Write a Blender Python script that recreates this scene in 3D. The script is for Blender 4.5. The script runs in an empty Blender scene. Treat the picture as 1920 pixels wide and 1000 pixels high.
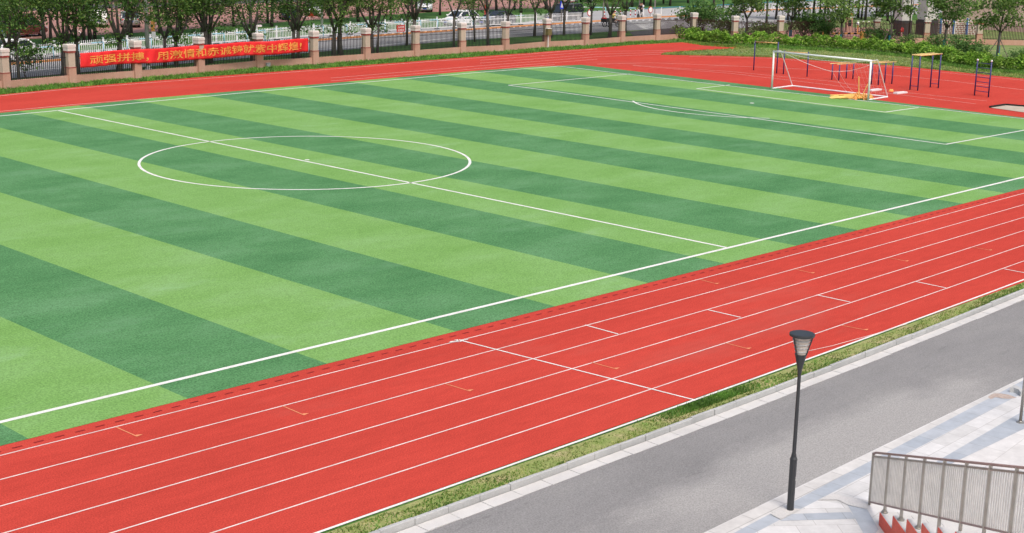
import bpy, math, random
import numpy as np
from mathutils import Matrix, Vector
random.seed(7); RNG = np.random.default_rng(7)
SC = bpy.context.scene
COL = SC.collection
R = math.radians

# ------------------------------------------------------------------ camera
CAM = np.array([-36.97316, -49.76536, 10.14708])
YAW, PITCH, ROLL, FPX = 0.7865534, 0.2369752, 0.0178038, 2635.263
def _axes():
    f = np.array([math.sin(YAW)*math.cos(PITCH), math.cos(YAW)*math.cos(PITCH), -math.sin(PITCH)])
    r = np.array([math.cos(YAW), -math.sin(YAW), 0.]); u = np.cross(r, f)
    c, s = math.cos(ROLL), math.sin(ROLL)
    return c*r+s*u, -s*r+c*u, f
AX_R, AX_U, AX_F = _axes()
def ray(u, v): return (u-960)*AX_R-(v-500)*AX_U+FPX*AX_F
def at(u, v, z=0.):
    """point of the horizontal plane z under photograph pixel (u, v)"""
    d = ray(u, v); return CAM+(z-CAM[2])/d[2]*d
def at_plane(u, v, p, n):
    d = ray(u, v); return CAM+np.dot(p-CAM, n)/np.dot(d, n)*d
def pj(p):
    d = np.asarray(p, float)-CAM; z = d@AX_F
    return 960+FPX*(d@AX_R)/z, 500-FPX*(d@AX_U)/z
cd = bpy.data.cameras.new('camera'); cam = bpy.data.objects.new('camera', cd); COL.objects.link(cam)
cd.sensor_width = 36; cd.lens = FPX/1920*36; cd.clip_start = .1; cd.clip_end = 3000
M = Matrix.Identity(4)
for i in range(3):
    M[i][0], M[i][1], M[i][2], M[i][3] = AX_R[i], AX_U[i], -AX_F[i], CAM[i]
cam.matrix_world = M
SC.camera = cam

# ------------------------------------------------------------------ world, sun, exposure
SUN_EL, SUN_AZ = R(58), R(205)          # soft sun under thin cloud, behind the camera to the right
w = bpy.data.worlds.new('World'); SC.world = w; w.use_nodes = True
nt = w.node_tree; nt.nodes.clear()
sky = nt.nodes.new('ShaderNodeTexSky'); sky.sky_type = 'NISHITA'; sky.sun_disc = False
sky.sun_elevation = SUN_EL; sky.sun_rotation = SUN_AZ
sky.air_density = 1.0; sky.dust_density = 6.0; sky.ozone_density = 0.6
bg = nt.nodes.new('ShaderNodeBackground'); bg.inputs['Strength'].default_value = 0.14
wo = nt.nodes.new('ShaderNodeOutputWorld')
nt.links.new(sky.outputs[0], bg.inputs[0]); nt.links.new(bg.outputs[0], wo.inputs[0])
sl = bpy.data.lights.new('sun', 'SUN'); sl.energy = 1.35; sl.angle = R(24); sl.color = (1, .955, .90)
so = bpy.data.objects.new('sun', sl); COL.objects.link(so)
sd = Vector((math.sin(SUN_AZ)*math.cos(SUN_EL), math.cos(SUN_AZ)*math.cos(SUN_EL), math.sin(SUN_EL)))
so.rotation_euler = sd.to_track_quat('Z', 'Y').to_euler(); so.location = (0, 0, 60)
SC.view_settings.view_transform = 'Standard'; SC.view_settings.look = 'None'
SC.view_settings.gamma = 1; SC.view_settings.use_curve_mapping = False
SC.view_settings.exposure = 0.30

# ------------------------------------------------------------------ helpers
class MB:
    def __init__(s): s.v = []; s.f = []; s.m = []; s.cur = 0
    def add(s, vs, fs):
        o = len(s.v); s.v += [tuple(map(float, x)) for x in vs]; s.f += [tuple(i+o for i in f) for f in fs]; s.m += [s.cur]*len(fs); return s
    def box(s, c, d, rz=0, taper=1.0):
        x, y, z = d[0]/2, d[1]/2, d[2]/2; t = taper; cz, sz = math.cos(rz), math.sin(rz); vs = []
        for k, q in ((-z, 1), (z, t)):
            for a, b in ((-x, -y), (x, -y), (x, y), (-x, y)):
                a, b = a*q, b*q; vs.append((c[0]+a*cz-b*sz, c[1]+a*sz+b*cz, c[2]+k))
        return s.add(vs, [(3, 2, 1, 0), (4, 5, 6, 7), (0, 1, 5, 4), (1, 2, 6, 5), (2, 3, 7, 6), (3, 0, 4, 7)])
    def bar(s, a, b, w, h=None):
        """rectangular bar from a to b"""
        h = h or w; a = np.array(a, float); b = np.array(b, float); d = b-a; d /= np.linalg.norm(d)
        up = np.array([0, 0, 1.]) if abs(d[2]) < .95 else np.array([1., 0, 0])
        e = np.cross(d, up); e /= np.linalg.norm(e); g = np.cross(e, d); vs = []
        for p in (a, b):
            for i, j in ((-1, -1), (1, -1), (1, 1), (-1, 1)): vs.append(p+e*i*w/2+g*j*h/2)
        return s.add(vs, [(0, 1, 2, 3), (7, 6, 5, 4), (1, 0, 4, 5), (2, 1, 5, 6), (3, 2, 6, 7), (0, 3, 7, 4)])
    def tube(s, pts, rad, n=8, cap=True):
        pts = [np.array(p, float) for p in pts]; k = len(pts)
        if not hasattr(rad, '__len__'): rad = [rad]*k
        vs = []; fs = []; e = None
        for i, p in enumerate(pts):
            d = (pts[min(i+1, k-1)]-pts[max(i-1, 0)]); d = d/np.linalg.norm(d)
            if e is None:
                e = np.cross(d, [0, 0, 1.] if abs(d[2]) < .9 else [1., 0, 0])
            else: e = e-d*np.dot(e, d)
            e = e/np.linalg.norm(e); g = np.cross(d, e)
            for j in range(n):
                a = 2*math.pi*j/n; vs.append(p+rad[i]*(math.cos(a)*e+math.sin(a)*g))
        for i in range(k-1):
            for j in range(n): fs.append((i*n+j, i*n+(j+1) % n, (i+1)*n+(j+1) % n, (i+1)*n+j))
        if cap: fs += [tuple(range(n))[::-1], tuple(range((k-1)*n, k*n))]
        return s.add(vs, fs)
    def lathe(s, prof, c=(0, 0, 0), n=16):
        """prof: list of (radius, z)"""
        return s.tube([(c[0], c[1], c[2]+z) for _, z in prof], [max(r, 1e-4) for r, _ in prof], n) if False else s._lathe(prof, c, n)
    def _lathe(s, prof, c, n):
        vs = []; fs = []; k = len(prof)
        for r, z in prof:
            for j in range(n):
                a = 2*math.pi*j/n; vs.append((c[0]+r*math.cos(a), c[1]+r*math.sin(a), c[2]+z))
        for i in range(k-1):
            for j in range(n): fs.append((i*n+j, i*n+(j+1) % n, (i+1)*n+(j+1) % n, (i+1)*n+j))
        fs += [tuple(range(n))[::-1], tuple(range((k-1)*n, k*n))]
        return s.add(vs, fs)
    def prism(s, poly, z0, z1):
        n = len(poly); vs = [(p[0], p[1], z0) for p in poly]+[(p[0], p[1], z1) for p in poly]
        return s.add(vs, [tuple(range(n))[::-1], tuple(range(n, 2*n))]+[(i, (i+1) % n, n+(i+1) % n, n+i) for i in range(n)])
    def poly(s, pts, z=None):
        pts = [(p[0], p[1], p[2] if z is None else z) for p in pts]
        a = sum(pts[i][0]*pts[(i+1) % len(pts)][1]-pts[(i+1) % len(pts)][0]*pts[i][1] for i in range(len(pts)))
        if a < 0: pts = pts[::-1]
        return s.add(pts, [tuple(range(len(pts)))])
    def ribbon(s, pts, wd, z):
        """flat line of width wd along a polyline"""
        P = [np.array(p[:2], float) for p in pts]; L = []; Rr = []
        for i, p in enumerate(P):
            d = P[min(i+1, len(P)-1)]-P[max(i-1, 0)]; d /= np.linalg.norm(d); nn = np.array([-d[1], d[0]])*wd/2
            L.append((p+nn)); Rr.append(p-nn)
        vs = [(q[0], q[1], z) for q in L]+[(q[0], q[1], z) for q in Rr]; n = len(P)
        return s.add(vs, [(n+i, n+i+1, i+1, i) for i in range(n-1)])
    def ellipsoid(s, c, r, n=10, m=6):
        prof = [(math.sin(math.pi*i/m), -math.cos(math.pi*i/m)) for i in range(m+1)]; vs = []; fs = []
        for rr, z in prof:
            for j in range(n):
                a = 2*math.pi*j/n; vs.append((c[0]+r[0]*max(rr, .02)*math.cos(a), c[1]+r[1]*max(rr, .02)*math.sin(a), c[2]+r[2]*z))
        for i in range(m):
            for j in range(n): fs.append((i*n+j, i*n+(j+1) % n, (i+1)*n+(j+1) % n, (i+1)*n+j))
        return s.add(vs, fs)
    def build(s, name, mat, parent=None, smooth=False):
        me = bpy.data.meshes.new(name); me.from_pydata(s.v, [], s.f)
        for m in (mat if isinstance(mat, (list, tuple)) else [mat]): me.materials.append(m)
        if isinstance(mat, (list, tuple)): me.polygons.foreach_set('material_index', s.m)
        if smooth: me.polygons.foreach_set('use_smooth', [True]*len(me.polygons))
        me.update()
        o = bpy.data.objects.new(name, me); COL.objects.link(o); o.parent = parent
        return o
def tag(o, label=None, cat=None, group=None, kind=None):
    if cat and not kind and any(k in o.name for k in ('wall', 'building', 'kerb', 'pillar', 'edging', 'board')): kind = 'thing'
    for k, v in (('label', label), ('category', cat), ('group', group), ('kind', kind)):
        if v: o[k] = v
    return o
def empty(name, loc=(0, 0, 0), rz=0, label=None, cat=None, group=None):
    o = bpy.data.objects.new(name, None); COL.objects.link(o); o.empty_display_size = .3
    o.location = tuple(map(float, loc)); o.rotation_euler = (0, 0, rz); return tag(o, label, cat, group)
def struct(o): o['kind'] = 'structure'; return o
def dup(root, loc, rz=0, scale=1, label=None, group=None):
    def cp(o, par):
        c = o.copy(); COL.objects.link(c)
        if par: c.parent = par
        for ch in o.children: cp(ch, c)
        return c
    r = cp(root, None); r.location = tuple(map(float, loc)); r.rotation_euler = (0, 0, rz)
    r.scale = (scale,)*3 if not hasattr(scale, '__len__') else scale
    if label: r['label'] = label
    if group: r['group'] = group
    return r
ORD = ['first','second','third','fourth','fifth','sixth','seventh','eighth','ninth','tenth','eleventh','twelfth','thirteenth','fourteenth','fifteenth','sixteenth','seventeenth','eighteenth','nineteenth','twentieth','twenty-first','twenty-second','twenty-third','twenty-fourth','twenty-fifth','twenty-sixth','twenty-seventh','twenty-eighth','twenty-ninth','thirtieth','thirty-first','thirty-second','thirty-third','thirty-fourth','thirty-fifth','thirty-sixth','thirty-seventh','thirty-eighth','thirty-ninth','fortieth']
def od(i, n=None):
    if n is not None:
        if i == 0: return 'leftmost'
        if i == n-1: return 'rightmost'
        if i >= n/2 and n-1-i < 20: return ORD[n-1-i]+' from the right'
    return ORD[i]+' from the left'

# ------------------------------------------------------------------ materials
def new_mat(name, rough=.7, spec=.3, metal=0.):
    m = bpy.data.materials.new(name); m.use_nodes = True; b = m.node_tree.nodes['Principled BSDF']
    b.inputs['Roughness'].default_value = rough; b.inputs['Specular IOR Level'].default_value = spec; b.inputs['Metallic'].default_value = metal
    return m, m.node_tree, b
def N(t, typ, **kw):
    n = t.nodes.new(typ)
    for k, v in kw.items():
        if k in n.inputs: n.inputs[k].default_value = v
        else: setattr(n, k, v)
    return n
def coords(t, scale=(1, 1, 1), obj=True, rot=(0, 0, 0)):
    tc = N(t, 'ShaderNodeTexCoord'); mp = N(t, 'ShaderNodeMapping')
    mp.inputs['Scale'].default_value = scale; mp.inputs['Rotation'].default_value = rot
    t.links.new(tc.outputs['Object'], mp.inputs[0]); return mp.outputs[0]
def noise(t, vec, sc, det=3, rough=.6):
    n = N(t, 'ShaderNodeTexNoise'); n.inputs['Scale'].default_value = sc; n.inputs['Detail'].default_value = det; n.inputs['Roughness'].default_value = rough
    t.links.new(vec, n.inputs['Vector']); return n.outputs['Fac']
def ramp(t, fac, stops):
    r = N(t, 'ShaderNodeValToRGB'); e = r.color_ramp.elements
    while len(e) < len(stops): e.new(.5)
    for i, (p, c) in enumerate(stops):
        e[i].position = p; e[i].color = (*c, 1) if len(c) == 3 else c
    t.links.new(fac, r.inputs[0]); return r.outputs[0]
def mix(t, fac, a, b, mode='MIX'):
    m = N(t, 'ShaderNodeMix', data_type='RGBA', blend_type=mode)
    for s, x in ((m.inputs[0], fac), (m.inputs[6], a), (m.inputs[7], b)):
        if isinstance(x, bpy.types.NodeSocket): t.links.new(x, s)
        elif hasattr(x, '__len__'): s.default_value = (*x, 1) if len(x) == 3 else x
        else: s.default_value = x
    return m.outputs[2]
def bump(t, b, fac, strength=.3, dist=.02):
    n = N(t, 'ShaderNodeBump'); n.inputs['Strength'].default_value = strength; n.inputs['Distance'].default_value = dist
    t.links.new(fac, n.inputs['Height']); t.links.new(n.outputs[0], b.inputs['Normal'])
def plain(name, col, rough=.6, spec=.3, metal=0., var=.12, sc=6.):
    m, t, b = new_mat(name, rough, spec, metal); v = coords(t); f = noise(t, v, sc, 4)
    c = ramp(t, f, [(.3, tuple(x*(1-var) for x in col)), (.7, tuple(min(1, x*(1+var)) for x in col))])
    t.links.new(c, b.inputs['Base Color']); return m

def grain_mat(name, lo, mid, hi, patch=.25, streak=(1, 1, 1), grain=40., grain_amt=.25, rough=.85, blotch=None, spec=.2, g2=None):
    m, t, b = new_mat(name, rough, spec); v = coords(t, streak); o = coords(t)
    c = ramp(t, noise(t, v, patch, 5, .62), [(.30, lo), (.5, mid), (.70, hi)])
    c2 = ramp(t, noise(t, o, grain, 2, .8), [(.3, (1-grain_amt,)*3), (.7, (1+grain_amt,)*3)])
    c = mix(t, 1., c, c2, 'MULTIPLY')
    if g2: c = mix(t, 1., c, ramp(t, noise(t, coords(t, g2[2] if len(g2) > 2 else (1, 1, 1)), g2[0], 4, .75), [(.32, (1-g2[1],)*3), (.68, (1+g2[1],)*3)]), 'MULTIPLY')
    if blotch:
        col, sc, a, z = blotch
        f = ramp(t, noise(t, coords(t, streak), sc, 6, .65), [(a, (0, 0, 0)), (z, (1, 1, 1))])
        c = mix(t, f, c, col)
    t.links.new(c, b.inputs['Base Color']); bump(t, b, noise(t, o, grain*1.5, 2, .7), .35, .01); return m
MT = {}
MT['track'] = grain_mat('track_rubber', (.42, .051, .038), (.46, .056, .042), (.49, .063, .047), .30, (.35, 1, 1), 34, .30, 1., ((.43, .09, .072), .20, .56, .80), .02, (3.4, .07, (.35, 1.2, 1)))
MT['turf_light'] = grain_mat('turf_light', (.148, .305, .082), (.172, .335, .103), (.20, .365, .135), .40, (.6, 1.1, 1), 20, .32, 1., ((.27, .44, .235), .33, .60, .88), .02, (5.5, .07, (.7, 1.2, 1)))
MT['turf_dark'] = grain_mat('turf_dark', (.066, .185, .074), (.086, .220, .092), (.115, .258, .122), .40, (.6, 1.1, 1), 20, .42, 1., ((.15, .30, .165), .33, .58, .86), .02, (5.5, .10, (.7, 1.2, 1)))
MT['line'] = grain_mat('line_paint', (.60, .61, .57), (.70, .70, .68), (.75, .75, .73), 1.5, (1, 1, 1), 30, .14, .9, ((.46, .50, .40), 2.6, .60, .82), .1)
MT['line_worn'] = plain('line_paint_worn', (.66, .52, .48), .8, var=.2, sc=2)
MT['line_lane'] = plain('lane_paint', (.66, .57, .54), .7, var=.2, sc=2.2)
MT['tick'] = plain('relay_mark_paint', (.68, .25, .12), .7, var=.12)
MT['slot'] = plain('drain_slot_dark', (.21, .010, .010), .9, var=.2)
MT['lawn'] = grain_mat('lawn_grass', (.035, .10, .018), (.055, .14, .026), (.10, .19, .045), .35, (1, 1, 1), 9, .35, .95)
MT['scrub'] = grain_mat('thin_grass', (.10, .17, .05), (.15, .22, .07), (.24, .24, .11), .5, (1, 1, 1), 8, .35, .95)
MT['strip'] = grain_mat('strip_soil_grass', (.17, .24, .065), (.25, .28, .10), (.38, .32, .18), 1.6, (1, 1, 1), 22, .4, .95)
MT['stone_white'] = grain_mat('pale_granite', (.49, .485, .475), (.55, .545, .535), (.60, .595, .585), .8, (1, 1, 1), 60, .08, .6)
MT['stone_grey'] = grain_mat('grey_granite', (.47, .465, .46), (.53, .525, .515), (.58, .57, .56), .9, (1, 1, 1), 50, .10, .7)
MT['stone_kerb'] = grain_mat('kerb_granite', (.34, .35, .35), (.41, .42, .42), (.47, .48, .475), .9, (1, 1, 1), 50, .14, .7)
MT['white_metal'] = plain('white_painted_steel', (.78, .79, .80), .4, .5, 0, .08, 3)
MT['blue_metal'] = plain('blue_painted_steel', (.030, .030, .155), .4, .5, 0, .2, 5)
MT['yellow_metal'] = plain('yellow_painted_steel', (.66, .50, .20), .5, .4, 0, .12, 4)
MT['orange_plastic'] = plain('orange_plastic', (.80, .36, .10), .5, .4, 0, .2, 2)
MT['pole_yellow'] = plain('yellow_orange_plastic', (.86, .55, .16), .5, .4, 0, .12, 2)
MT['black_metal'] = plain('charcoal_painted_steel', (.030, .034, .038), .45, .5, 0, .15, 4)
MT['iron'] = plain('dark_iron', (.022, .022, .024), .6, .3, 0, .2, 4)
MT['iron_red'] = plain('brown_iron', (.055, .024, .022), .6, .3, 0, .2, 4)
MT['steel'] = plain('brushed_stainless', (.40, .375, .335), .38, .5, .8, .14, 5)
MT['steel_bright'] = plain('bright_stainless', (.62, .605, .575), .30, .5, .35, .12, 5)
MT['handrail_red'] = plain('brown_red_handrail', (.30, .20, .18), .4, .5, .2, .15, 5)
MT['red_paint'] = grain_mat('red_step_paint', (.70, .115, .075), (.76, .13, .085), (.80, .16, .11), 1.2, (1, 1, 1), 20, .08, .6)
MT['pillar_pink'] = grain_mat('pink_render', (.41, .235, .175), (.475, .28, .21), (.52, .32, .255), .9, (1, 1, .35), 12, .10, .85)
MT['pillar_cream'] = grain_mat('cream_render', (.42, .355, .28), (.49, .42, .335), (.55, .48, .40), .9, (1, 1, .35), 12, .08, .85)
MT['pillar_cap'] = grain_mat('cap_stone', (.55, .515, .475), (.62, .585, .545), (.66, .63, .59), 1.2, (1, 1, 1), 14, .08, .8)
MT['pillar_red'] = plain('dark_red_band', (.28, .06, .05), .7, var=.2)
MT['banner'] = grain_mat('red_banner_cloth', (.66, .025, .030), (.74, .030, .032), (.78, .05, .05), .8, (1, 1, 1), 20, .06, .6)
MT['banner_text'] = plain('gold_lettering', (.74, .32, .07), .6, var=.06)
MT['sign_red'] = plain('red_sign_panel', (.50, .06, .05), .5, var=.1)
MT['white_paint'] = plain('white_lettering', (.80, .78, .76), .5, var=.05)
MT['rail_blue'] = plain('pale_blue_rail', (.30, .55, .68), .45, .5, 0, .15, 3)
MT['sign_blue'] = plain('blue_sign_panel', (.02, .05, .55), .5, var=.1)
MT['brick'] = None
MT['rubber'] = plain('tyre_rubber', (.018, .018, .018), .85, .2)
MT['glass'] = plain('tinted_glass', (.020, .026, .030), .08, .8, 0, .1)
MT['head_glass'] = plain('headlight_glass', (.60, .62, .64), .15, .8)
MT['tail_red'] = plain('tail_lamp_red', (.45, .02, .02), .2, .6)
MT['plate_blue'] = plain('plate_blue', (.03, .08, .50), .4)
MT['chrome'] = plain('silver_rim', (.45, .46, .47), .3, .5, .6)
MT['car_white'] = plain('white_car_paint', (.78, .79, .80), .18, .6, 0, .03)
MT['car_silver'] = plain('silver_car_paint', (.40, .40, .39), .22, .6, .4, .05)
MT['car_dark'] = plain('black_car_paint', (.022, .026, .034), .14, .7, 0, .1)
MT['car_grey'] = plain('dark_grey_car_paint', (.045, .050, .052), .16, .7, 0, .1)
MT['car_maroon'] = plain('maroon_car_paint', (.16, .045, .035), .2, .6, 0, .1)
MT['skin'] = plain('skin', (.48, .28, .19), .6)
MT['hair'] = plain('black_hair', (.014, .012, .011), .6)
MT['shirt_yellow'] = plain('yellow_shirt', (.72, .55, .18), .8)
MT['cloth_black'] = plain('black_cloth', (.016, .017, .020), .85)
MT['cloth_navy'] = plain('navy_cloth', (.03, .04, .09), .85)
MT['cloth_white'] = plain('white_cloth', (.66, .66, .70), .8)
MT['teal_wrap'] = plain('teal_trunk_wrap', (.02, .22, .34), .7)
MT['wood_stake'] = plain('grey_wood_stake', (.17, .14, .12), .85)
MT['granite_dark'] = grain_mat('dark_granite', (.040, .036, .038), (.055, .050, .052), (.07, .065, .066), 1, (1, 1, 1), 20, .15, .5)
MT['gate_stone'] = grain_mat('gate_stone', (.46, .445, .43), (.52, .505, .49), (.57, .555, .54), 1, (1, 1, 1), 14, .06, .7)
MT['render_pink'] = grain_mat('pink_wall_render', (.56, .395, .345), (.61, .435, .38), (.64, .465, .41), .25, (1, 1, 1), 6, .05, .9)
MT['sand'] = grain_mat('pit_sand', (.36, .31, .25), (.43, .37, .30), (.48, .42, .35), 1, (1, 1, 1), 20, .15, .95)
MT['light_panel'] = plain('frosted_diffuser', (.52, .46, .40), .3, .5, 0, .05)
MT['green_box'] = plain('olive_box_paint', (.16, .14, .06), .6)

def leaf_mat(name, dark, mid, light, trans=.25):
    m, t, b = new_mat(name, .55, .35); g = N(t, 'ShaderNodeNewGeometry')
    oi = N(t, 'ShaderNodeObjectInfo')
    c = ramp(t, g.outputs['Random Per Island'], [(0., dark), (.45, mid), (1., light)])
    n = ramp(t, noise(t, coords(t), 1.1, 2), [(.35, (.6,)*3), (.65, (1.3,)*3)]); c = mix(t, 1., c, n, 'MULTIPLY')
    k = ramp(t, oi.outputs['Random'], [(0, (.80, .86, .8)), (1, (1.15, 1.10, 1.05))]); c = mix(t, 1., c, k, 'MULTIPLY')
    t.links.new(c, b.inputs['Base Color'])
    tr = N(t, 'ShaderNodeBsdfTranslucent'); t.links.new(c, tr.inputs[0]); ms = N(t, 'ShaderNodeMixShader'); ms.inputs[0].default_value = trans
    out = t.nodes['Material Output']; t.links.new(b.outputs[0], ms.inputs[1]); t.links.new(tr.outputs[0], ms.inputs[2]); t.links.new(ms.outputs[0], out.inputs[0])
    return m
MT['leaf'] = leaf_mat('street_tree_leaves', (.06, .14, .036), (.13, .27, .068), (.28, .45, .12), .5)
MT['leaf_far'] = leaf_mat('background_tree_leaves', (.030, .070, .020), (.055, .125, .032), (.12, .22, .055), .4)
MT['leaf_light'] = leaf_mat('young_tree_leaves', (.085, .17, .045), (.16, .29, .075), (.30, .43, .13), .45)
MT['leaf_hedge'] = leaf_mat('hedge_leaves', (.10, .23, .03), (.25, .46, .06), (.46, .66, .12), .45)
MT['leaf_shrub'] = leaf_mat('shrub_leaves', (.05, .13, .035), (.10, .23, .055), (.20, .34, .09), .4)
MT['grass_blade'] = leaf_mat('grass_blades', (.065, .18, .028), (.12, .29, .045), (.20, .38, .07), .4)
MT['grass_dry'] = leaf_mat('mixed_dry_grass_blades', (.13, .22, .04), (.20, .30, .06), (.38, .36, .15))
MT['bark'] = grain_mat('grey_bark', (.075, .066, .06), (.115, .103, .095), (.17, .155, .14), 3, (1, 1, .25), 14, .3, .9)
MT['bark_dark'] = grain_mat('dark_bark', (.04, .035, .031), (.06, .053, .047), (.095, .084, .075), 3, (1, 1, .25), 14, .3, .9)

def asphalt_mat(name, base, dusty, patch, dust=None):
    m, t, b = new_mat(name, .85, .25); o = coords(t, (.55, 1.3, 1)); q = coords(t)
    c = ramp(t, noise(t, o, .42, 8, .68), [(.36, base), (.50, tuple(x*1.10 for x in base)), (.62, dusty), (.76, patch)])
    sp = ramp(t, noise(t, q, 32, 3, .85), [(.30, (.66,)*3), (.70, (1.34,)*3)]); c = mix(t, 1., c, sp, 'MULTIPLY')
    fl = ramp(t, noise(t, coords(t, (1, 1, 1)), 5.5, 8, .75), [(.655, (0, 0, 0)), (.70, (1, 1, 1))]); c = mix(t, fl, c, tuple(min(1, x*1.35) for x in dusty)); dk = ramp(t, noise(t, coords(t, (.25, 1.4, 1)), 1.7, 8, .72), [(.60, (1, 1, 1)), (.74, (.74, .74, .75))]); c = mix(t, 1., c, dk, 'MULTIPLY')
    if dust:
        tc = N(t, 'ShaderNodeTexCoord'); mp = N(t, 'ShaderNodeMapping'); mp.inputs['Location'].default_value = (-dust[0]/dust[2], -dust[1]/dust[3], 0); mp.inputs['Scale'].default_value = (1/dust[2], 1/dust[3], 0)
        t.links.new(tc.outputs['Object'], mp.inputs[0]); ln = N(t, 'ShaderNodeVectorMath', operation='LENGTH'); t.links.new(mp.outputs[0], ln.inputs[0])
        ad = N(t, 'ShaderNodeMath', operation='MULTIPLY_ADD'); t.links.new(noise(t, coords(t, (.5, 1.2, 1)), .9, 7, .65), ad.inputs[0]); ad.inputs[1].default_value = -1.5; ad2 = N(t, 'ShaderNodeMath', operation='ADD'); t.links.new(ln.outputs['Value'], ad.inputs[2])
        f = ramp(t, ad.outputs[0], [(0., (1, 1, 1)), (.55, (0, 0, 0))]); c = mix(t, f, c, mix(t, 1., dust[4], sp, 'MULTIPLY'))
    t.links.new(c, b.inputs['Base Color']); bump(t, b, noise(t, q, 90, 2, .7), .3, .01); return m
MT['asphalt'] = asphalt_mat('road_asphalt', (.205, .203, .203), (.24, .238, .235), (.28, .276, .27), (-13.0, -35.4, 6.5, 1.15, (.315, .31, .303)))
MT['asphalt_far'] = asphalt_mat('street_asphalt', (.31, .31, .315), (.34, .34, .345), (.36, .36, .36))
MT['asphalt_dark'] = asphalt_mat('dark_asphalt', (.085, .083, .085), (.10, .10, .10), (.12, .12, .12))
def brick_mat(name, c1, c2, mortar, sc=1., bw=.5, rh=.25, ms=.02, rot=0., rough=.75, var=.5):
    m, t, b = new_mat(name, rough, .3); v = coords(t, (sc, sc, sc), rot=(0, 0, rot)); br = N(t, 'ShaderNodeTexBrick')
    t.links.new(v, br.inputs['Vector']); br.inputs['Color1'].default_value = (*c1, 1); br.inputs['Color2'].default_value = (*c2, 1); br.inputs['Mortar'].default_value = (*mortar, 1)
    br.inputs['Scale'].default_value = 1; br.inputs['Mortar Size'].default_value = ms; br.inputs['Brick Width'].default_value = bw; br.inputs['Row Height'].default_value = rh
    n = ramp(t, noise(t, coords(t), 3.5, 6, .65), [(.3, (.86,)*3), (.7, (1.08,)*3)])
    t.links.new(mix(t, 1., br.outputs[0], n, 'MULTIPLY'), b.inputs['Base Color']); return m
MT['brick'] = brick_mat('red_brick_paving', (.34, .17, .14), (.40, .21, .175), (.27, .17, .14), 1, .4, .2, .012)
MT['lattice'] = brick_mat('brick_lattice', (.32, .13, .10), (.38, .17, .13), (.62, .56, .52), 1, .38, .2, .055)
# ------------------------------------------------------------------ setting: ground, track, turf
mb = MB()
_k = lambda x: -32.10+.0118*x
ys = [(lambda x: -500, -.15), (lambda x: _k(x)-.02, -.15), (lambda x: _k(x), -.012), (lambda x: 700, -.012)]
mb.add([(x, y(x), z) for y, z in ys for x in (-600, 700)], [(2*i, 2*i+1, 2*i+3, 2*i+2) for i in range(3)])
struct(mb.build('ground', MT['lawn']))
far_red = [(0, 178), (140, 163.5), (320, 149), (620, 127), (900, 106), (1120, 90), (1187, 84.4), (1260, 80.5), (1286, 79.4), (1315, 81), (1354, 85), (1376, 87.5), (1390, 89), (1376, 92), (1323, 94.5), (1276, 97.7), (1247, 100.8), (1239, 103), (1292, 104), (1354, 105), (1420, 107), (1446, 107.8), (1542, 114.4), (1686, 124), (1774, 133), (1920, 147.8)]
fr = [at(*p) for p in far_red]
bound = [(-80, -31.72), (60.5, -31.55), (62, -12)]+[tuple(p[:2]) for p in fr[::-1]]+[(-80, 27.2)]
struct(MB().poly(bound, 0.).build('running_track', MT['track']))
# thin-grass area behind the track, right
hedge_px = [(1259, 70), (1273, 74), (1315, 80.5), (1354, 84), (1400, 85), (1448, 86), (1547, 91), (1640, 98), (1708, 104), (1774, 119), (1840, 129), (1920, 135)]
hp = [at(*p) for p in hedge_px]
wedge = [fr[i] for i in range(8, 26)]
scrub = [tuple(p[:2]) for p in wedge]+[(62, -12), (61, -40), (120, -40), (120, 60), (74, 46)]
struct(MB().poly(scrub, -.006).build('grass_verge', MT['scrub']))
# turf
te = np.array([at(*p)[:2] for p in [(0, 212), (140, 198.7), (300, 183.1), (564.5, 160.9), (690, 150), (899.6, 132.3), (1000, 126), (1088, 122)]])
tsl = (te[-1, 1]-te[0, 1])/(te[-1, 0]-te[0, 0])
def far_y(x): return np.interp(x, te[:, 0], te[:, 1]) if te[0, 0] <= x <= te[-1, 0] else (te[0, 1]+tsl*(x-te[0, 0]) if x < te[0, 0] else te[-1, 1])
XE_far, XE_near = te[-1, 0]+.1, at(1920, 222)[0]+.2; yE = at(1920, 222)[1]
def xe(y): return XE_far+(XE_near-XE_far)*(te[-1, 1]-y)/(te[-1, 1]-yE)
PER = 3.93; GL = 40.33
mb = MB(); YN = -24.2
NB = {-7: -24.98, -6: -21.3, -5: -17.5, -4: -13.35, -3: -9.65, -2: -5.65, -1: -1.9, 0: 2.03, 1: 5.85, 2: 9.5, 3: 13.4, 4: 16.92, 5: 20.6, 6: 24.3, 7: 27.9, 8: 31.7, 9: 35.6}
FB = {-1: -2.3, 0: 1.4, 1: 5.07, 2: 9.6, 3: 13.21, 4: 17.28, 5: 21.2, 6: 25.5, 7: 29.23, 8: 33.0, 9: 37.0}
k0 = -11
def sx(n, t): a = NB.get(n, PER*(n+.5)); b = FB.get(n, PER*(n+.5)); return a+(b-a)*t
for k in range(k0, 11):
    mb.cur = 0 if k % 2 == 0 else 1
    nx, ny = 4, 5
    def P_(i, j_):
        t = j_/ny; x = sx(k-1, t)+(min(sx(k, t), GL)-sx(k-1, t))*i/nx; return (x, YN+(far_y(x)-YN)*t, .006)
    for i in range(nx):
        for j_ in range(ny): mb.add([P_(i, j_), P_(i+1, j_), P_(i+1, j_+1), P_(i, j_+1)], [(0, 1, 2, 3)])
mb.cur = 1
mb.add([(GL, YN, .006), (xe(YN), YN, .006), (XE_far, te[-1, 1], .006), (GL, far_y(GL), .006)], [(0, 1, 2, 3)])
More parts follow.
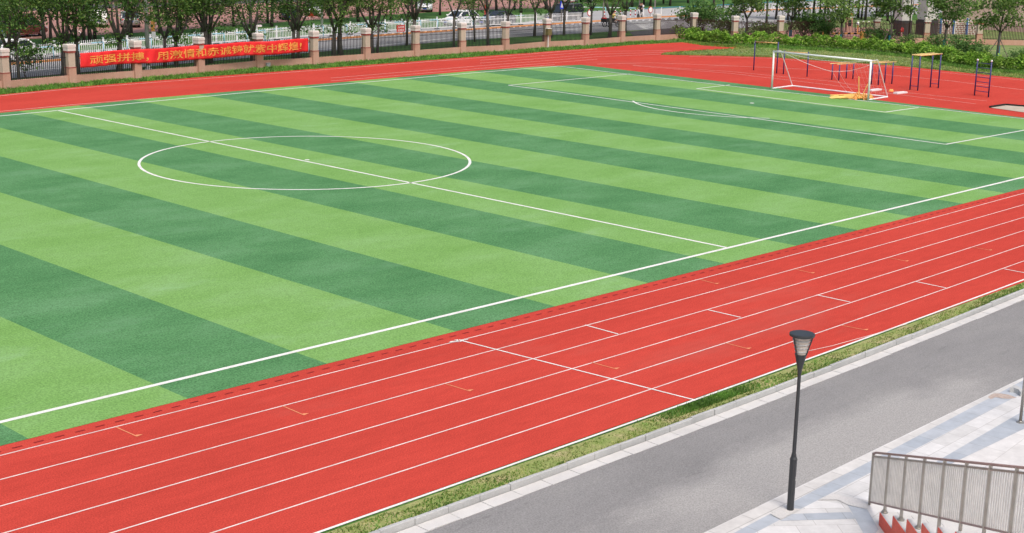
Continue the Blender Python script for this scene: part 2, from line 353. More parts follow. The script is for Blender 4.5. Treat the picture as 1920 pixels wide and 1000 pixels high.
mb.add([(PER*(k0-.5)-2, YN, .006), (PER*(k0-.5), YN, .006), (PER*(k0-.5), far_y(PER*(k0-.5)), .006), (PER*(k0-.5)-2, far_y(PER*(k0-.5)), .006)], [(0, 1, 2, 3)])
struct(mb.build('artificial_turf', [MT['turf_light'], MT['turf_dark']]))
# pitch lines
ZL = .010; LW = .12
mb = MB()
fle = np.array([at(*p)[:2] for p in [(0, 218), (107, 207.8), (300, 189.2), (487, 171.6), (690, 154.3), (900, 136), (1048.3, 124.6)]])
fsl = (fle[-1, 1]-fle[0, 1])/(fle[-1, 0]-fle[0, 0])
def fly(x): return np.interp(x, fle[:, 0], fle[:, 1]) if x >= fle[0, 0] else fle[0, 1]+fsl*(x-fle[0, 0])
WN = -22.91; LX0 = -40.3
cn = at(1048.3, 124.6); glx = lambda y: GL+(cn[0]-GL)*max(0, (y-5))/(cn[1]-5)
mb.ribbon([(LX0, WN), (GL, WN)], LW+.02, ZL); mb.ribbon([(x, fly(x)) for x in np.linspace(LX0, cn[0], 60)], LW+.02, ZL)
mb.ribbon([(glx(y), y) for y in np.linspace(WN-.06, fly(cn[0]), 12)], LW, ZL)
mb.ribbon([(0, WN+.06), tuple(at(108, 207.6)[:2])], LW, ZL)
mb.ribbon([(LX0, WN), (LX0, fly(LX0))], LW, ZL)
circ = lambda r, cx, cy, a0, a1, n=96: [(cx+r*math.cos(a0+(a1-a0)*i/n), cy+r*math.sin(a0+(a1-a0)*i/n)) for i in range(n+1)]
mb.ribbon(circ(7.18, 0, 0, 0, 2*math.pi), LW, ZL)
mb.poly(circ(.11, 0, 0, 0, 2*math.pi, 16)[:-1], ZL+.003)
A, B, C2, D = at(1181.7, 139), at(953.5, 160.3), at(1773.3, 271.3), at(1920, 244.8)
Dg = C2+(D-C2)*((GL-C2[0])/(D[0]-C2[0]))
mb.ribbon([A, B], LW, ZL); mb.ribbon([B, C2], LW, ZL+.001); mb.ribbon([C2, Dg], LW, ZL+.002)
A, B, C2, D = at(1368, 159.7), at(1306, 166.7), at(1660, 210.9), at(1722, 202.2)
mb.ribbon([A, B], LW, ZL); mb.ribbon([B, C2], LW, ZL+.001); mb.ribbon([C2, D], LW, ZL+.002)
pt = at(1410, 193.8); mb.poly(circ(.15, pt[0], pt[1], 0, 2*math.pi, 16)[:-1], ZL)
a0, a1 = at(1186.5, 189), at(1444, 223.2); bx = (a0[0]+a1[0])/2; cc = (pt[0], (a0[1]+a1[1])/2)
rr = math.hypot(a0[0]-cc[0], a0[1]-cc[1]); th = math.acos(max(-1, (bx-cc[0])/rr))
mb.ribbon(circ(rr, cc[0], cc[1], th, 2*math.pi-th, 40), LW, ZL)
struct(mb.build('pitch_lines', MT['line']))
def yl(a, b, z, m=None):  # edge through two (or three) pixels -> function y(x)
    p, q = at(*a, z), at(*b, z); sl_ = (q[1]-p[1])/(q[0]-p[0]); c = 0.
    if m is not None:
        k = at(*m, z); c = (k[1]-p[1]-sl_*(k[0]-p[0]))/((k[0]-p[0])*(k[0]-q[0]))
    return lambda x: p[1]+sl_*(x-p[0])+(c*(x-p[0])*(x-q[0]) if p[0] < x < q[0] else 0.)
# lane lines near
LANES = [((0, 854.5), (1920, 362.5), (1000, 603.7)), ((0, 899.8), (1920, 384), (1000, 637.0)), ((0, 949.4), (1920, 407.7), (1000, 673.0)), ((7, 1000), (1920, 432.5), (1070, 692.5)), ((207, 1000), (1920, 460), (1140, 713.0)), ((395, 1000), (1920, 489.5), (1215, 732.0))]
mb = MB(); lx = np.concatenate([[-75], np.linspace(-27.4, 18, 40), [58]])
for k in LANES:
    f_ = yl(k[0], k[1], 0., k[2]); mb.ribbon([(x, f_(x)) for x in lx], .040, .004)
struct(mb.build('lane_lines', MT['line_lane']))
mb = MB()
f7 = yl((592, 1000), (1920, 524.3), 0., (1300, 751)); mb.ribbon([(x, f7(x)) for x in lx], .066, .004)
fA, fB = at(862, 638.5), at(1300, 750); mb.ribbon([fA, fB], .05, .008)
for a, b in [((1097, 610), (1159, 627)), ((1326.5, 581.3), (1389, 595.8)), ((1531, 553.5), (1594, 567)), ((1717.4, 528.6), (1774, 540.5)), ((1883, 505), (1932, 514))]:
    mb.ribbon([at(*a), at(*b)], .05, .008)
# small painted strokes by the finish line
for i in range(11):
    p = at(852+i*1.9+RNG.uniform(-.8, .8), 641.5-.15*i+RNG.uniform(-1.6, 1.2)); a = RNG.uniform(0, 3.1)
    q = (p[0]+.13*math.cos(a), p[1]+.13*math.sin(a)); mb.ribbon([p, q], .035, .012+.0004*i)
struct(mb.build('start_lines', MT['line']))
mb = MB()
for (a, b) in [((1312, 524.6), (1344, 533)), ((1490, 505), (1524, 513)), ((1667, 484), (1701, 490.6)), ((1823.5, 464), (1857.5, 470)), ((1359.5, 643.5), (1403.7, 655)), ((1578.7, 611), (1624.6, 619.7)), ((834, 720), (880.6, 734)), ((1109, 680), (1155.6, 692.7)), ((218, 801.7), (256.7, 819)), ((530, 762), (570, 779))]:
    p, q = at(*a), at(*b); mb.ribbon([p, q], .030, .008)
    mb.poly([(q[0]-.02, q[1]-.02), (q[0]+.15, q[1]+.02), (q[0]+.03, q[1]+.09)], .0095)
struct(mb.build('relay_marks', MT['tick']))
mb = MB()
for i in range(-105, 140):
    x = -25.354+.448*i
    mb.poly([(x-.105, -24.50), (x+.105, -24.50), (x+.105, -24.445), (x-.105, -24.445)], .004)
struct(mb.build('drain_slots', MT['slot']))
mb = MB()
mb.ribbon([at(1500, 662), at(1560, 649), at(1640, 627), at(1700, 608)], .03, .0065)
# worn lines of the far straight, the end curve and the dee
def pxline(pts, wd=.06, z=.004): mb.ribbon([at(*p) for p in pts], wd, z)
pxline([(-90, 216), (0, 209.2), (140, 196.3), (620, 157), (900, 133), (1040, 121.5)], .07)
pxline([(-90, 186), (0, 180), (140, 166), (620, 130), (900, 108.5), (1120, 92)], .08)
for a in (.18, .38, .58, .80):
    pts = []
    for (b0, b1, x) in ((209, 180, 0), (157, 130, 620), (133, 108.5, 900), (115.5, 92, 1120)):
        pts.append((x, b0+(b1-b0)*a))
    if a > .3: pts.append((1235+30*a, 103-16*(a-.3)))
    mb.ribbon([at(*p) for p in pts[(1 if a < .5 else 2):]], .06, .004)
pxline([(1187, 123.3), (1371, 138), (1560, 160), (1686, 178), (1830, 195)], .05)
pxline([(1187, 122.6), (1371, 134.5), (1560, 153), (1686, 172.5), (1850, 189.5)], .05)
pxline([(1120, 120.5), (1220, 118), (1316, 121.5), (1420, 126), (1540, 131.5), (1620, 136.2), (1774, 151), (1920, 169)], .06)
pxline([(1292, 106), (1354, 107), (1446, 110), (1542, 117), (1686, 127), (1774, 136.5), (1920, 151)], .06)
struct(mb.build('worn_track_lines', MT['line_worn']))
# ------------------------------------------------------------------ near kerb, road, paved plaza
ZR = -.10
e_grass = yl((618, 1000), (1920, 529.5), 0., (1300, 759)); e_kback = yl((685.7, 1000), (1920, 540.5), .03, (1300, 779.5))
e_kbot = yl((738.5, 1000), (1920, 551.5), ZR, (1300, 794)); e_gut = yl((793, 1000), (1920, 562), ZR, (1300, 809))
e_as = yl((1328.4, 996), (1920, 708), ZR, (1632, 851.5))
XL, XR_ = -70., 70.
def strip(ea, eb, z, x0=XL, x1=XR_, n=20):
    mb = MB(); xs = np.linspace(x0, x1, n+1)
    for a, b in zip(xs[:-1], xs[1:]): mb.add([(a, eb(a), z), (b, eb(b), z), (b, ea(b), z), (a, ea(a), z)], [(0, 1, 2, 3)])
    return mb
struct(strip(lambda x: min(e_grass(x)+.08, -31.5), lambda x: e_kback(x)-.02, -.002).build('grass_strip_soil', MT['strip']))
struct(strip(e_gut, e_as, ZR).build('road', MT['asphalt']))
mb = MB(); x = -64.
while x < 64:                               # kerb stones
    L = .78 if x < -15 else .78
    a, b = x+.004, x+L-.004; j = RNG.uniform(-.012, .012); jz = RNG.uniform(-.012, .01)
    f = e_kbot; bk = e_kback
    mb.prism([(a, f(a)+j), (b, f(b)+j), (b, bk(b)), (a, bk(a))], ZR-.04, .03+jz); x += L
kb = struct(mb.build('kerb', MT['stone_kerb']))
bv = kb.modifiers.new('bevel', 'BEVEL'); bv.width = .015; bv.segments = 2
mb = MB(); x = -64.
while x < 64:                               # gutter slabs
    a, b = x+.006, x+.77; ee = RNG.uniform(-.02, .012)
    mb.prism([(a, e_gut(a)+ee), (b, e_gut(b)+ee*RNG.uniform(.2, 1)), (b, e_kbot(b)-.02), (a, e_kbot(a)-.02)], ZR-.03, ZR+.006+RNG.uniform(0, .004)); x += .78
struct(mb.build('gutter', MT['stone_white']))
ZP = ZR+.012
def paver(name, c1, c2, mort, sc, bw, rh, rot=0., ms=.008): return brick_mat(name, c1, c2, mort, sc, bw, rh, ms, rot, .55)
W1, W2 = (.56, .56, .555), (.64, .64, .64); MO = (.40, .39, .38)
MT['pav_white'] = paver('white_pavers', W1, W2, MO, 1, .75, .34, -.04, .006)
MT['pav_kerb'] = paver('edge_pavers', (.55, .54, .525), (.60, .59, .575), (.38, .37, .36), 1, 1.0, 4.0, -.02, .010)
MT['pav_blue'] = paver('blue_grey_pavers', (.355, .395, .445), (.43, .465, .51), (.30, .32, .34), 1, .72, 4.0, -.05, .008)
MT['pav_big'] = paver('plaza_pavers', (.60, .59, .58), (.66, .655, .65), (.46, .45, .435), 1, 1.2, .6, -.1, .006)
eA = yl((1375.8, 1000), (1861.6, 743.7), ZP); eB = yl((1415, 1000), (1882.6, 756), ZP)
eC = yl((1782, 850.8), (1907.8, 777.3), ZP); eD = yl((1811, 857), (1920, 804.6), ZP)
mb = MB(); mb.prism([(XL, e_as(XL)), (XL, -60), (XR_, -60), (XR_, e_as(XR_))], ZR-.04, ZP); struct(mb.build('plaza_paving', MT['pav_big']))
struct(strip(lambda x: e_as(x)-.002, eA, ZP+.004).build('plaza_edge_paving', MT['pav_kerb']))
struct(strip(eA, eB, ZP+.004).build('plaza_blue_band', MT['pav_blue']))
struct(strip(eB, eC, ZP+.004).build('plaza_white_band', MT['pav_white']))
struct(strip(eC, eD, ZP+.004, -14.9).build('plaza_inner_blue_band', MT['pav_blue']))
def zq(x, y): return at(1320+x/5.556, 820+y/5.556, ZP+.01)
WD = paver('diagonal_white_pavers', W1, W2, MO, 1, .75, .36, .70, .006)
BD = paver('diagonal_blue_pavers', (.355, .395, .445), (.43, .465, .51), (.30, .32, .34), 1, .72, 4.0, .70, .008)
struct(MB().poly([zq(1190, 655), zq(1500, 705), zq(1660, 985), zq(1690, 1300), zq(100, 1300), zq(540, 990), zq(930, 800)], ZP+.008).build('plaza_diagonal_white', WD))
struct(MB().poly([zq(920, 800), zq(1530, 780), zq(1580, 850), zq(790, 872)], ZP+.012).build('plaza_diagonal_blue', BD))
struct(MB().poly([zq(1500, 710), zq(1700, 752), zq(1820, 960), zq(1700, 1100), zq(1650, 985)], ZP+.012).build('plaza_corner_blue', BD))
struct(MB().poly([zq(1190, 655), zq(1330, 588), zq(1710, 660), zq(1705, 752), zq(1500, 708), zq(1390, 655)], ZP+.016).build('plaza_grey_band', MT['stone_grey']))
struct(MB().poly([zq(690, 800), zq(860, 715), zq(940, 745), zq(1010, 750), zq(800, 860)], ZP+.016).build('plaza_lamp_footing', MT['stone_grey']))
def z3(x, y): return at(1720+x/7.145, 680+y/7.145, ZP+.01)
g_ = MB().poly([z3(945, 460), z3(985, 430), z3(1030, 412), z3(1120, 412), z3(1230, 430), z3(1335, 470), z3(1220, 486), z3(1130, 478), z3(1050, 462), z3(985, 490)], ZP+.008)
g_.build('plaza_bare_patch', plain('pinkish_bedding', (.40, .33, .29), .9, var=.2, sc=12))['kind'] = 'structure'
# curved kerb stone lying at the bare patch
mb = MB(); arc = [z3(1235, 395), z3(1290, 398), z3(1345, 418), z3(1380, 455)]; arc2 = [z3(1290, 360), z3(1330, 372), z3(1380, 400), z3(1402, 440)]
mb.prism([p[:2] for p in arc]+[p[:2] for p in arc2[::-1]], ZP+.005, ZP+.12)
tag(mb.build('kerb_stone', MT['stone_kerb']), 'short curved grey kerb stone beside the bare patch in the paving', 'kerb stone')
# slim pole
p = at(1913, 792.7, ZP); e = empty('steel_post', p, 0, 'slim stainless steel post standing on the inner blue paving band', 'post')
MB().tube([(0, 0, 0), (0, 0, 3.2)], .033, 12).build('pole', MT['steel'], e, True)
MB().lathe([(.085, 0), (.085, .02), (.05, .03), (.04, .05)], n=14).build('base_plate', MT['steel'], e)
# ------------------------------------------------------------------ lamp post
b_ = at(1481.5, 957, ZP); e = empty('street_lamp', b_, R(30), 'dark grey street lamp with cone shaped lantern on paving by the road', 'street lamp')
def lathe_h(pr, n=20, mat='black_metal', name='pole', par=None, smooth=True):
    o = MB().lathe(pr, n=n).build(name, MT[mat], par, False)
    return o
H = 3.37; k = 1.0
lathe_h([(.070, 0), (.070, .01), (.064, .012), (.064, .96), (.068, .975), (.068, 1.0), (.05, 1.04), (.043, 1.09), (.040, 1.1)], 8, name='base', par=e)
lathe_h([(.036, 1.09), (.031, 2.70)], 14, name='pole', par=e)
lathe_h([(.034, 2.62), (.040, 2.68), (.104, 2.96), (.108, 2.975)], 20, name='collar', par=e)
lt = lathe_h([(.088, 2.97), (.168, 3.31)], 24, 'light_panel', 'lantern', e)
for i in range(3):
    a = 2*math.pi*i/3+.3; MB().bar((.100*math.cos(a), .100*math.sin(a), 2.97), (.196*math.cos(a), .196*math.sin(a), 3.31), .024).build('strut', MT['black_metal'], lt)
for q in range(4): MB().lathe([(.106+.019*q, 3.02+.07*q), (.111+.019*q, 3.028+.07*q), (.106+.019*q, 3.036+.07*q)], n=24).build('louvre', MT['stone_kerb'], lt)
lathe_h([(.198, 3.30), (.222, 3.31), (.226, 3.33), (.222, 3.352), (.20, 3.360), (.05, 3.364)], 28, name='cap', par=e).rotation_euler = (.0, .0, 0)
st = MB(); st.box((.01, -.0615, .62), (.04, .004, .08)); st.build('sticker', MT['white_paint'], e)
# ------------------------------------------------------------------ tiered steps with steel railing
TH = .81696; RUN, RISE = .731, .2565; SA = np.array([-15.80534, -38.0093, 0]); DD = np.array([-math.cos(TH), -math.sin(TH), 0]); SD = np.array([DD[1], -DD[0], 0])
e = empty('tiered_steps', (SA[0], SA[1], ZR), 0, 'pale stone steps with red painted side rising to the right', 'steps')
NS = 12; WIDE = 9.
side = MB(); tre = MB()
loc = lambda al, sdv, z: tuple(DD*al+SD*sdv+np.array([0, 0, z]))
for kx in range(NS):
    z0, z1 = (.247+RISE*(kx-1) if kx else 0), .247+RISE*kx; a0, a1 = RUN*kx, RUN*NS
    for o_, sgn in ((.016, 1), (.004, -1)): side.add([loc(a0-.002, o_, 0), loc(a0+RUN, o_, 0), loc(a0+RUN, o_, z1-.004), loc(a0-.002, o_, z1-.004)], [(0, 1, 2, 3)[::sgn]])
    side.add([loc(a0-.002, .016, 0), loc(a0-.002, .004, 0), loc(a0-.002, .004, z1-.004), loc(a0-.002, .016, z1-.004)], [(0, 1, 2, 3)]); side.add([loc(a0-.002, .016, z1-.004), loc(a0+RUN, .016, z1-.004), loc(a0+RUN, .004, z1-.004), loc(a0-.002, .004, z1-.004)], [(0, 1, 2, 3)])
    def blk(s0, s1, za, zb, f0, f1):
        vs = [loc(f0, s0, za), loc(f1, s0, za), loc(f1, s1, za), loc(f0, s1, za), loc(f0, s0, zb), loc(f1, s0, zb), loc(f1, s1, zb), loc(f0, s1, zb)]
        tre.add(vs, [(0, 1, 2, 3), (7, 6, 5, 4), (0, 4, 5, 1), (1, 5, 6, 2), (2, 6, 7, 3), (3, 7, 4, 0)])
    blk(.003, -.30, z1-.032, z1, a0-.012, a0+RUN)              # edge slab
    n = 7
    for q in range(n): blk(-.306-q*1.25, -.306-(q+1)*1.25+.006, z1-.032, z1, a0-.012, a0+RUN)
    blk(-.004, -WIDE, z0-.001, z1-.034, a0+.01, a0+RUN)        # riser body
side.build('side_face', MT['red_paint'], e); tre.build('treads', MT['stone_white'], e)
# railing: posts on the steps, panel of close bars, brown red handrail
PSP = .905; SL = .3535; P0z = -.1; SO = -.07
r0 = SA+DD*(-.895)+SD*SO
e = empty('stair_railing', (r0[0], r0[1], 0), 0, 'stainless steel stair railing of close upright bars with brown red handrail', 'railing')
rp = lambda al, z, off=0: tuple(DD*al+SD*off+np.array([0, 0, z]))
zt = lambda al: .928+SL*al; zb_ = lambda al: -.055+SL*al*1.0+.02
NP = 9
posts = MB()
for i in range(NP):
    al = PSP*i; zb0 = P0z if i == 0 else .147+RISE*max(0, math.floor((al-.895)/RUN+.02))
    pm = MB(); pm.bar(rp(al, zb0), rp(al, zt(al)), .042, .042); po = pm.build('post', MT['steel'], e)
    if i: MB().lathe([(.062, 0), (.062, .018), (.042, .024), (.04, .05)], rp(al, zb0), 14).build('base_ring', MT['steel'], po)
LN = PSP*(NP-1)
MB().bar(rp(0, zt(0)-.07), rp(LN, zt(LN)-.07), .03, .03).build('upper_rail', MT['steel'], e)
MB().bar(rp(0, zb_(0)), rp(LN, zb_(LN)), .03, .03).build('lower_rail', MT['handrail_red'], e)
br = MB()
for i in range(NP-1):
    for q in range(1, 11):
        al = PSP*(i+q/11.); br.tube([rp(al, zb_(al)), rp(al, zt(al)-.05)], .0136, 8)
br.build('bars', MT['steel_bright'], e)
hr = MB().tube([rp(-.005, zt(0)-.12), rp(-.01, zt(0)-.04), rp(.03, zt(0)), rp(.12, zt(.12)+.005), rp(LN, zt(LN)+.005)], .021, 10); hr.build('handrail', MT['handrail_red'], e, True)
# ------------------------------------------------------------------ street beyond the fence
def pl(pts, z=0.): return [at(*p, z)[:2] for p in pts]
verge_out = pl([(-140, 164), (23, 147), (300, 123), (603, 97), (714, 88), (879, 75), (1013, 67), (1154, 59), (1230, 55)])
lawn_in = pl([(-140, 118), (46, 104), (244, 88), (464, 74), (653, 61), (840, 50), (982, 42), (1120, 20), (1190, 22)])
road_poly = [(-60, 29)]+[tuple(p) for p in verge_out]+[tuple(at(1310, 60)[:2]), tuple(at(1400, 52)[:2]), tuple(at(1500, 40)[:2]), tuple(at(1620, 32)[:2]), (210, 42), (240, 75), (103, 69.5)]+[tuple(p) for p in lawn_in[::-1]]+[(-60, 40)]
struct(MB().poly(road_poly, 0.).build('street', MT['asphalt_far']))
dk = pl([(1180, 60), (1225, 55), (1320, 50), (1330, 66), (1235, 73), (1190, 70)])
struct(MB().poly(dk, .004).build('driveway_asphalt', MT['asphalt_dark']))
op = pl([(-120, 134), (78, 117), (340, 95.5), (603, 76), (772, 63.5), (897, 55.5), (1079, 43.5), (1225, 34), (1360, 26.5), (1448, 19.5), (1640, 12.5), (1900, 4)])
mb = MB()
for a, b in zip(op[:-1], op[1:]): mb.bar((a[0], a[1], .06), (b[0], b[1], .06), .28, .16)
struct(mb.build('street_orange_kerb', plain('orange_kerb_paint', (.62, .27, .10), .7, var=.15)))
mb = MB()
mb.ribbon(pl([(-120, 150), (41, 133.5), (320, 113), (714, 85.5), (850, 71), (1000, 61), (1086, 54.5)]), .42, .005)
for i in range(9):                       # zebra crossing bars and stop line
    y = 36.5+1.9*i; a, b = at(1172+2*i, y+3), at(1282-3*i if i < 5 else 1250, y+10 if i < 5 else y+6)
    if i < 8: mb.ribbon([at(1172+4*i, y), at(1262-6*i+RNG.uniform(-8, 8), y+4.5)], .55, .006)
mb.ribbon(pl([(1108, 42), (1170, 46)]), .3, .006); mb.ribbon(pl([(1112, 50), (1165, 55)]), .25, .006)
struct(mb.build('street_white_lines', MT['line']))
# brick paved car park
bt = [(-150, 92), (65, 73), (316, 58), (420, 49), (596, 37), (648, 33.6), (798, 23.4), (907, 18.7), (1025, 15), (1060, 13.5)]
bp_ = [tuple(at(*p)[:2]) for p in bt]
struct(MB().poly(bp_+[(118, 92), (118, 150), (-40, 150), (-40, 58)], .0).build('brick_car_park', MT['brick']))
mb = MB()
for x in np.arange(-10, 112, 5.2):
    y = np.interp(x, [p[0] for p in bp_], [p[1] for p in bp_]); mb.ribbon([(x, y+1.5), (x+2.5, y+7)], .12, .004)
struct(mb.build('parking_bay_lines', MT['line_worn']))
# dark asphalt aisle further back
struct(MB().poly([(-40, 100), (118, 106), (118, 113), (-40, 108)], .006).build('car_park_aisle', MT['asphalt_dark']))
# gate forecourt (right)
fc = pl([(1395, 62), (1470, 58), (1560, 52), (1640, 52), (1705, 62), (1690, 74), (1600, 84), (1500, 78), (1420, 72)])
struct(MB().poly(fc, .004).build('gate_forecourt', MT['brick']))
# ------------------------------------------------------------------ perimeter fence
PIL = [(6.5, 168), (131, 156.4), (254.5, 147), (373, 138), (483.5, 127.4), (588, 121), (685.5, 114), (778.5, 106.7), (865.5, 100), (947, 96), (1024.5, 89), (1097, 85.6), (1165, 80), (1231, 76)]
pp = [at(*p)[:2]+np.array([.20, .20]) for p in PIL]
pp = [pp[0]-np.array([4.8, .45])*2, pp[0]-np.array([4.8, .45])]+pp
nl = len(pp)
right = [at(u, v, 2.45)[:2] for u, v in [(1302, 23.8), (1379, 29.7), (1464.5, 29.7), (1553, 29.7), (1645, 31.9), (1740, 33), (1839, 35)]]
right[0] = np.array([72.2, 35.0]); right[1] = at(1379, 29.9, 2.45)[:2]
right.append(right[-1]+(right[-1]-right[-2])*1.05)
pp += right
def pillar_proto(loc, rz):
    e = empty('fence_pillar', loc, rz)
    m = MB(); m.box((0, 0, .5), (.52, .52, 1.0)); sh = m.build('shaft', MT['pillar_pink'], e)
    m = MB(); m.box((0, 0, 1.46), (.47, .47, .92)); m.build('upper_shaft', MT['pillar_cream'], e)
    m = MB(); m.box((0, 0, .985), (.55, .55, .045)); m.build('ledge', MT['pillar_red'], e)
    m = MB(); m.box((0, 0, 1.975), (.53, .53, .11)); m.build('red_band', MT['pillar_red'], e)
    m = MB(); m.box((0, 0, 2.12), (.56, .56, .18)); m.box((0, 0, 2.225), (.51, .51, .03)); m.box((0, 0, 2.325), (.60, .60, .17)); m.box((0, 0, 2.43), (.57, .57, .04), 0, .93); m.build('cap', MT['pillar_cap'], e)
    return e
proto = None
for i, p in enumerate(pp):
    j = min(i, len(pp)-2); d = pp[j+1]-pp[j]; rz = math.atan2(d[1], d[0]) if i != nl else -.4
    if i < nl: lab = 'cream and pink fence pillar with pale cap, '+ (od(i-2, None) if i >= 2 else ['second pillar beyond', 'pillar just beyond'][i]+' the left edge of the photo')+(' in the street row' if i >= 2 else '')
    else: lab = 'cream fence pillar behind the hedge, '+od(i-nl, None)+' of the pillars there'
    z = 0.
    if proto is None: proto = pillar_proto((*p, z), rz); proto['label'] = lab; proto['category'] = 'fence pillar'; proto['group'] = 'fence pillars'
    else: dup(proto, (*p, z), rz, 1, lab, 'fence pillars')
for i in range(len(pp)-1):
    a, b = pp[i], pp[i+1]; L = np.linalg.norm(b-a); d = (b-a)/L; rz = math.atan2(d[1], d[0]); rt = i >= nl-1
    where = ('behind the hedge' if rt else 'along the street'); idx = od(max(0, i-2), None) if not rt else od(i-nl+1, None)
    if i == 0 and not rt: idx = 'second beyond the left edge'
    if i == 1: idx = 'just beyond the left edge'
    e = tag(MB().box((0, 0, .24), (L-.53, .26, .48)).build('low_wall', MT['pillar_pink']), 'low pink wall under the iron fence '+where+', '+idx, 'wall', 'low fence walls')
    e.location = (*((a+b)/2), 0); e.rotation_euler = (0, 0, rz)
    if L < 2.0: continue
    f = empty('iron_fence', (*((a+b)/2), .48), rz, ('dark iron' if not rt else 'brown iron')+' bar fence panel '+where+', '+idx, 'fence', 'iron fence panels')
    mt = MT['iron_red'] if rt else MT['iron']
    nb = int((L-.6)/.142); m = MB(); top = 1.38
    for q in range(nb):
        x = -(L-.6)/2+(q+.5)*(L-.6)/nb; c = q % 6
        hh = top+(.10 if c in (1, 4) else (.15 if c in (2, 3) else 0)) if rt else top+(.10 if c in (1, 2, 3, 4) else 0)
        m.box((x, 0, hh/2), ((.046 if rt else .036),)*2+(hh,))
    m.build('bars', mt, f)
    for z in ((.10, 1.15) if not rt else (.08, 1.3)): MB().box((0, .028, z), (L-.54, .02, .035)).build('rail', mt, f)
    MB().box((0, .0, top+.11), (L-.82, .015, .02)).build('top_rail', mt, f) if False else None
# small camera on a pillar
p = pp[6]; e = empty('security_camera', (p[0], p[1], 2.46), 0, 'small white security camera on top of a fence pillar above the banner', 'camera')
MB().tube([(0, 0, 0), (0, 0, .45)], .03, 8).build('stem', MT['white_metal'], e); MB().box((.10, -.05, .50), (.42, .14, .13), .2).build('housing', MT['white_metal'], e)
# olive box on a white post before a pillar
p = at(1027.5, 89.5); e = empty('control_box', (p[0], p[1], 0), 0, 'olive box on thin white post before a fence pillar', 'box')
MB().tube([(0, 0, 0), (0, 0, 1.05)], .035, 8).build('post', MT['white_metal'], e); MB().box((.05, 0, 1.35), (.46, .3, .56)).build('housing', MT['green_box'], e); MB().box((.05, 0, 1.65), (.52, .36, .03)).build('lid', MT['white_metal'], e)
for u, v, lab in ((490, 125.5, 'small white box at the foot of the fence pillar under the banner'), (501, 126, 'small grey box with pale lid in the grass under the banner')):
    p = at(u, v); m = MB(); m.box((p[0], p[1]-.1, .14), (.3, .25, .28)); m.box((p[0], p[1]-.1, .30), (.34, .29, .03)); tag(m.build('utility_box', MT['white_metal'] if u < 495 else MT['stone_kerb']), lab, 'box')

# ------------------------------------------------------------------ banner
off = np.array([.0, -.36])
bl = [pp[3]+off, pp[4]+off, pp[5]+off, pp[6]+off, pp[7]+off]
na = bl[4]-bl[0]; na = na/np.linalg.norm(na); nn3 = np.array([na[1], -na[0], 0]); P3 = np.array([*bl[0], 0])
TL, BL_, TR, BR = [at_plane(u, v, P3, nn3) for u, v in ((149.5, 100), (150.5, 127.5), (576.8, 72), (576.6, 97.2))]
ax = np.array([na[0], na[1], 0]); o0_ = BL_.copy()
s1 = np.dot(TR-o0_, ax); hL, hR = TL[2]-BL_[2], TR[2]-BR[2]
def ban(s, t, out=0.):
    """s 0..1 along the banner, t 0..1 up, out = metres towards the field"""
    z = BL_[2]+(BR[2]-BL_[2])*s+t*(hL+(hR-hL)*s)
    z += .035*math.sin(s*math.pi*4)*(1-.4*t)-.02*math.sin(s*math.pi*8)
    w = .045*math.sin(s*31+t*1.7)+.03*math.sin(s*77+2*t)+.02*math.sin(s*140-3*t)
    p = o0_+ax*(s*s1)+nn3*(w+out); return (p[0], p[1], z)
e = empty('banner', (0, 0, 0), 0, 'long red cloth banner with gold Chinese lettering hung on the street fence', 'banner')
m = MB(); ns, nt_ = 360, 8
m.add([ban(i/ns, j/nt_) for j in range(nt_+1) for i in range(ns+1)], [(j*(ns+1)+i, j*(ns+1)+i+1, (j+1)*(ns+1)+i+1, (j+1)*(ns+1)+i) for j in range(nt_) for i in range(ns)])
cl = m.build('cloth', MT['banner'], e, True); sm = cl.modifiers.new('thick', 'SOLIDIFY'); sm.thickness = .004; sm.offset = -1
def text_verts(body, offset=.0, res=3):
    c = bpy.data.curves.new('lettering', 'FONT'); c.body = body; c.resolution_u = res; c.offset = offset
    o = bpy.data.objects.new('lettering', c); COL.objects.link(o); dg = bpy.context.evaluated_depsgraph_get(); dg.update()
    me = bpy.data.meshes.new_from_object(o.evaluated_get(dg)); V = np.array([v.co[:] for v in me.vertices]); F = [tuple(p.vertices) for p in me.polygons]
    bpy.data.objects.remove(o); bpy.data.curves.remove(c); bpy.data.meshes.remove(me); return V, F
V, F = text_verts('顽强拼搏，用激情和赤诚铸就紫中辉煌!', .012)
x0, x1, y0, y1 = V[:, 0].min(), V[:, 0].max(), V[:, 1].min(), V[:, 1].max()
sA = np.dot(at_plane(168, 114, P3, nn3)-o0_, ax)/s1; sB = np.dot(at_plane(565, 86, P3, nn3)-o0_, ax)/s1
m = MB(); m.add([ban(sA+(sB-sA)*(x-x0)/(x1-x0), .17+.62*(y-y0)/(y1-y0), .03) for x, y, _ in V], F); m.build('lettering', MT['banner_text'], e)
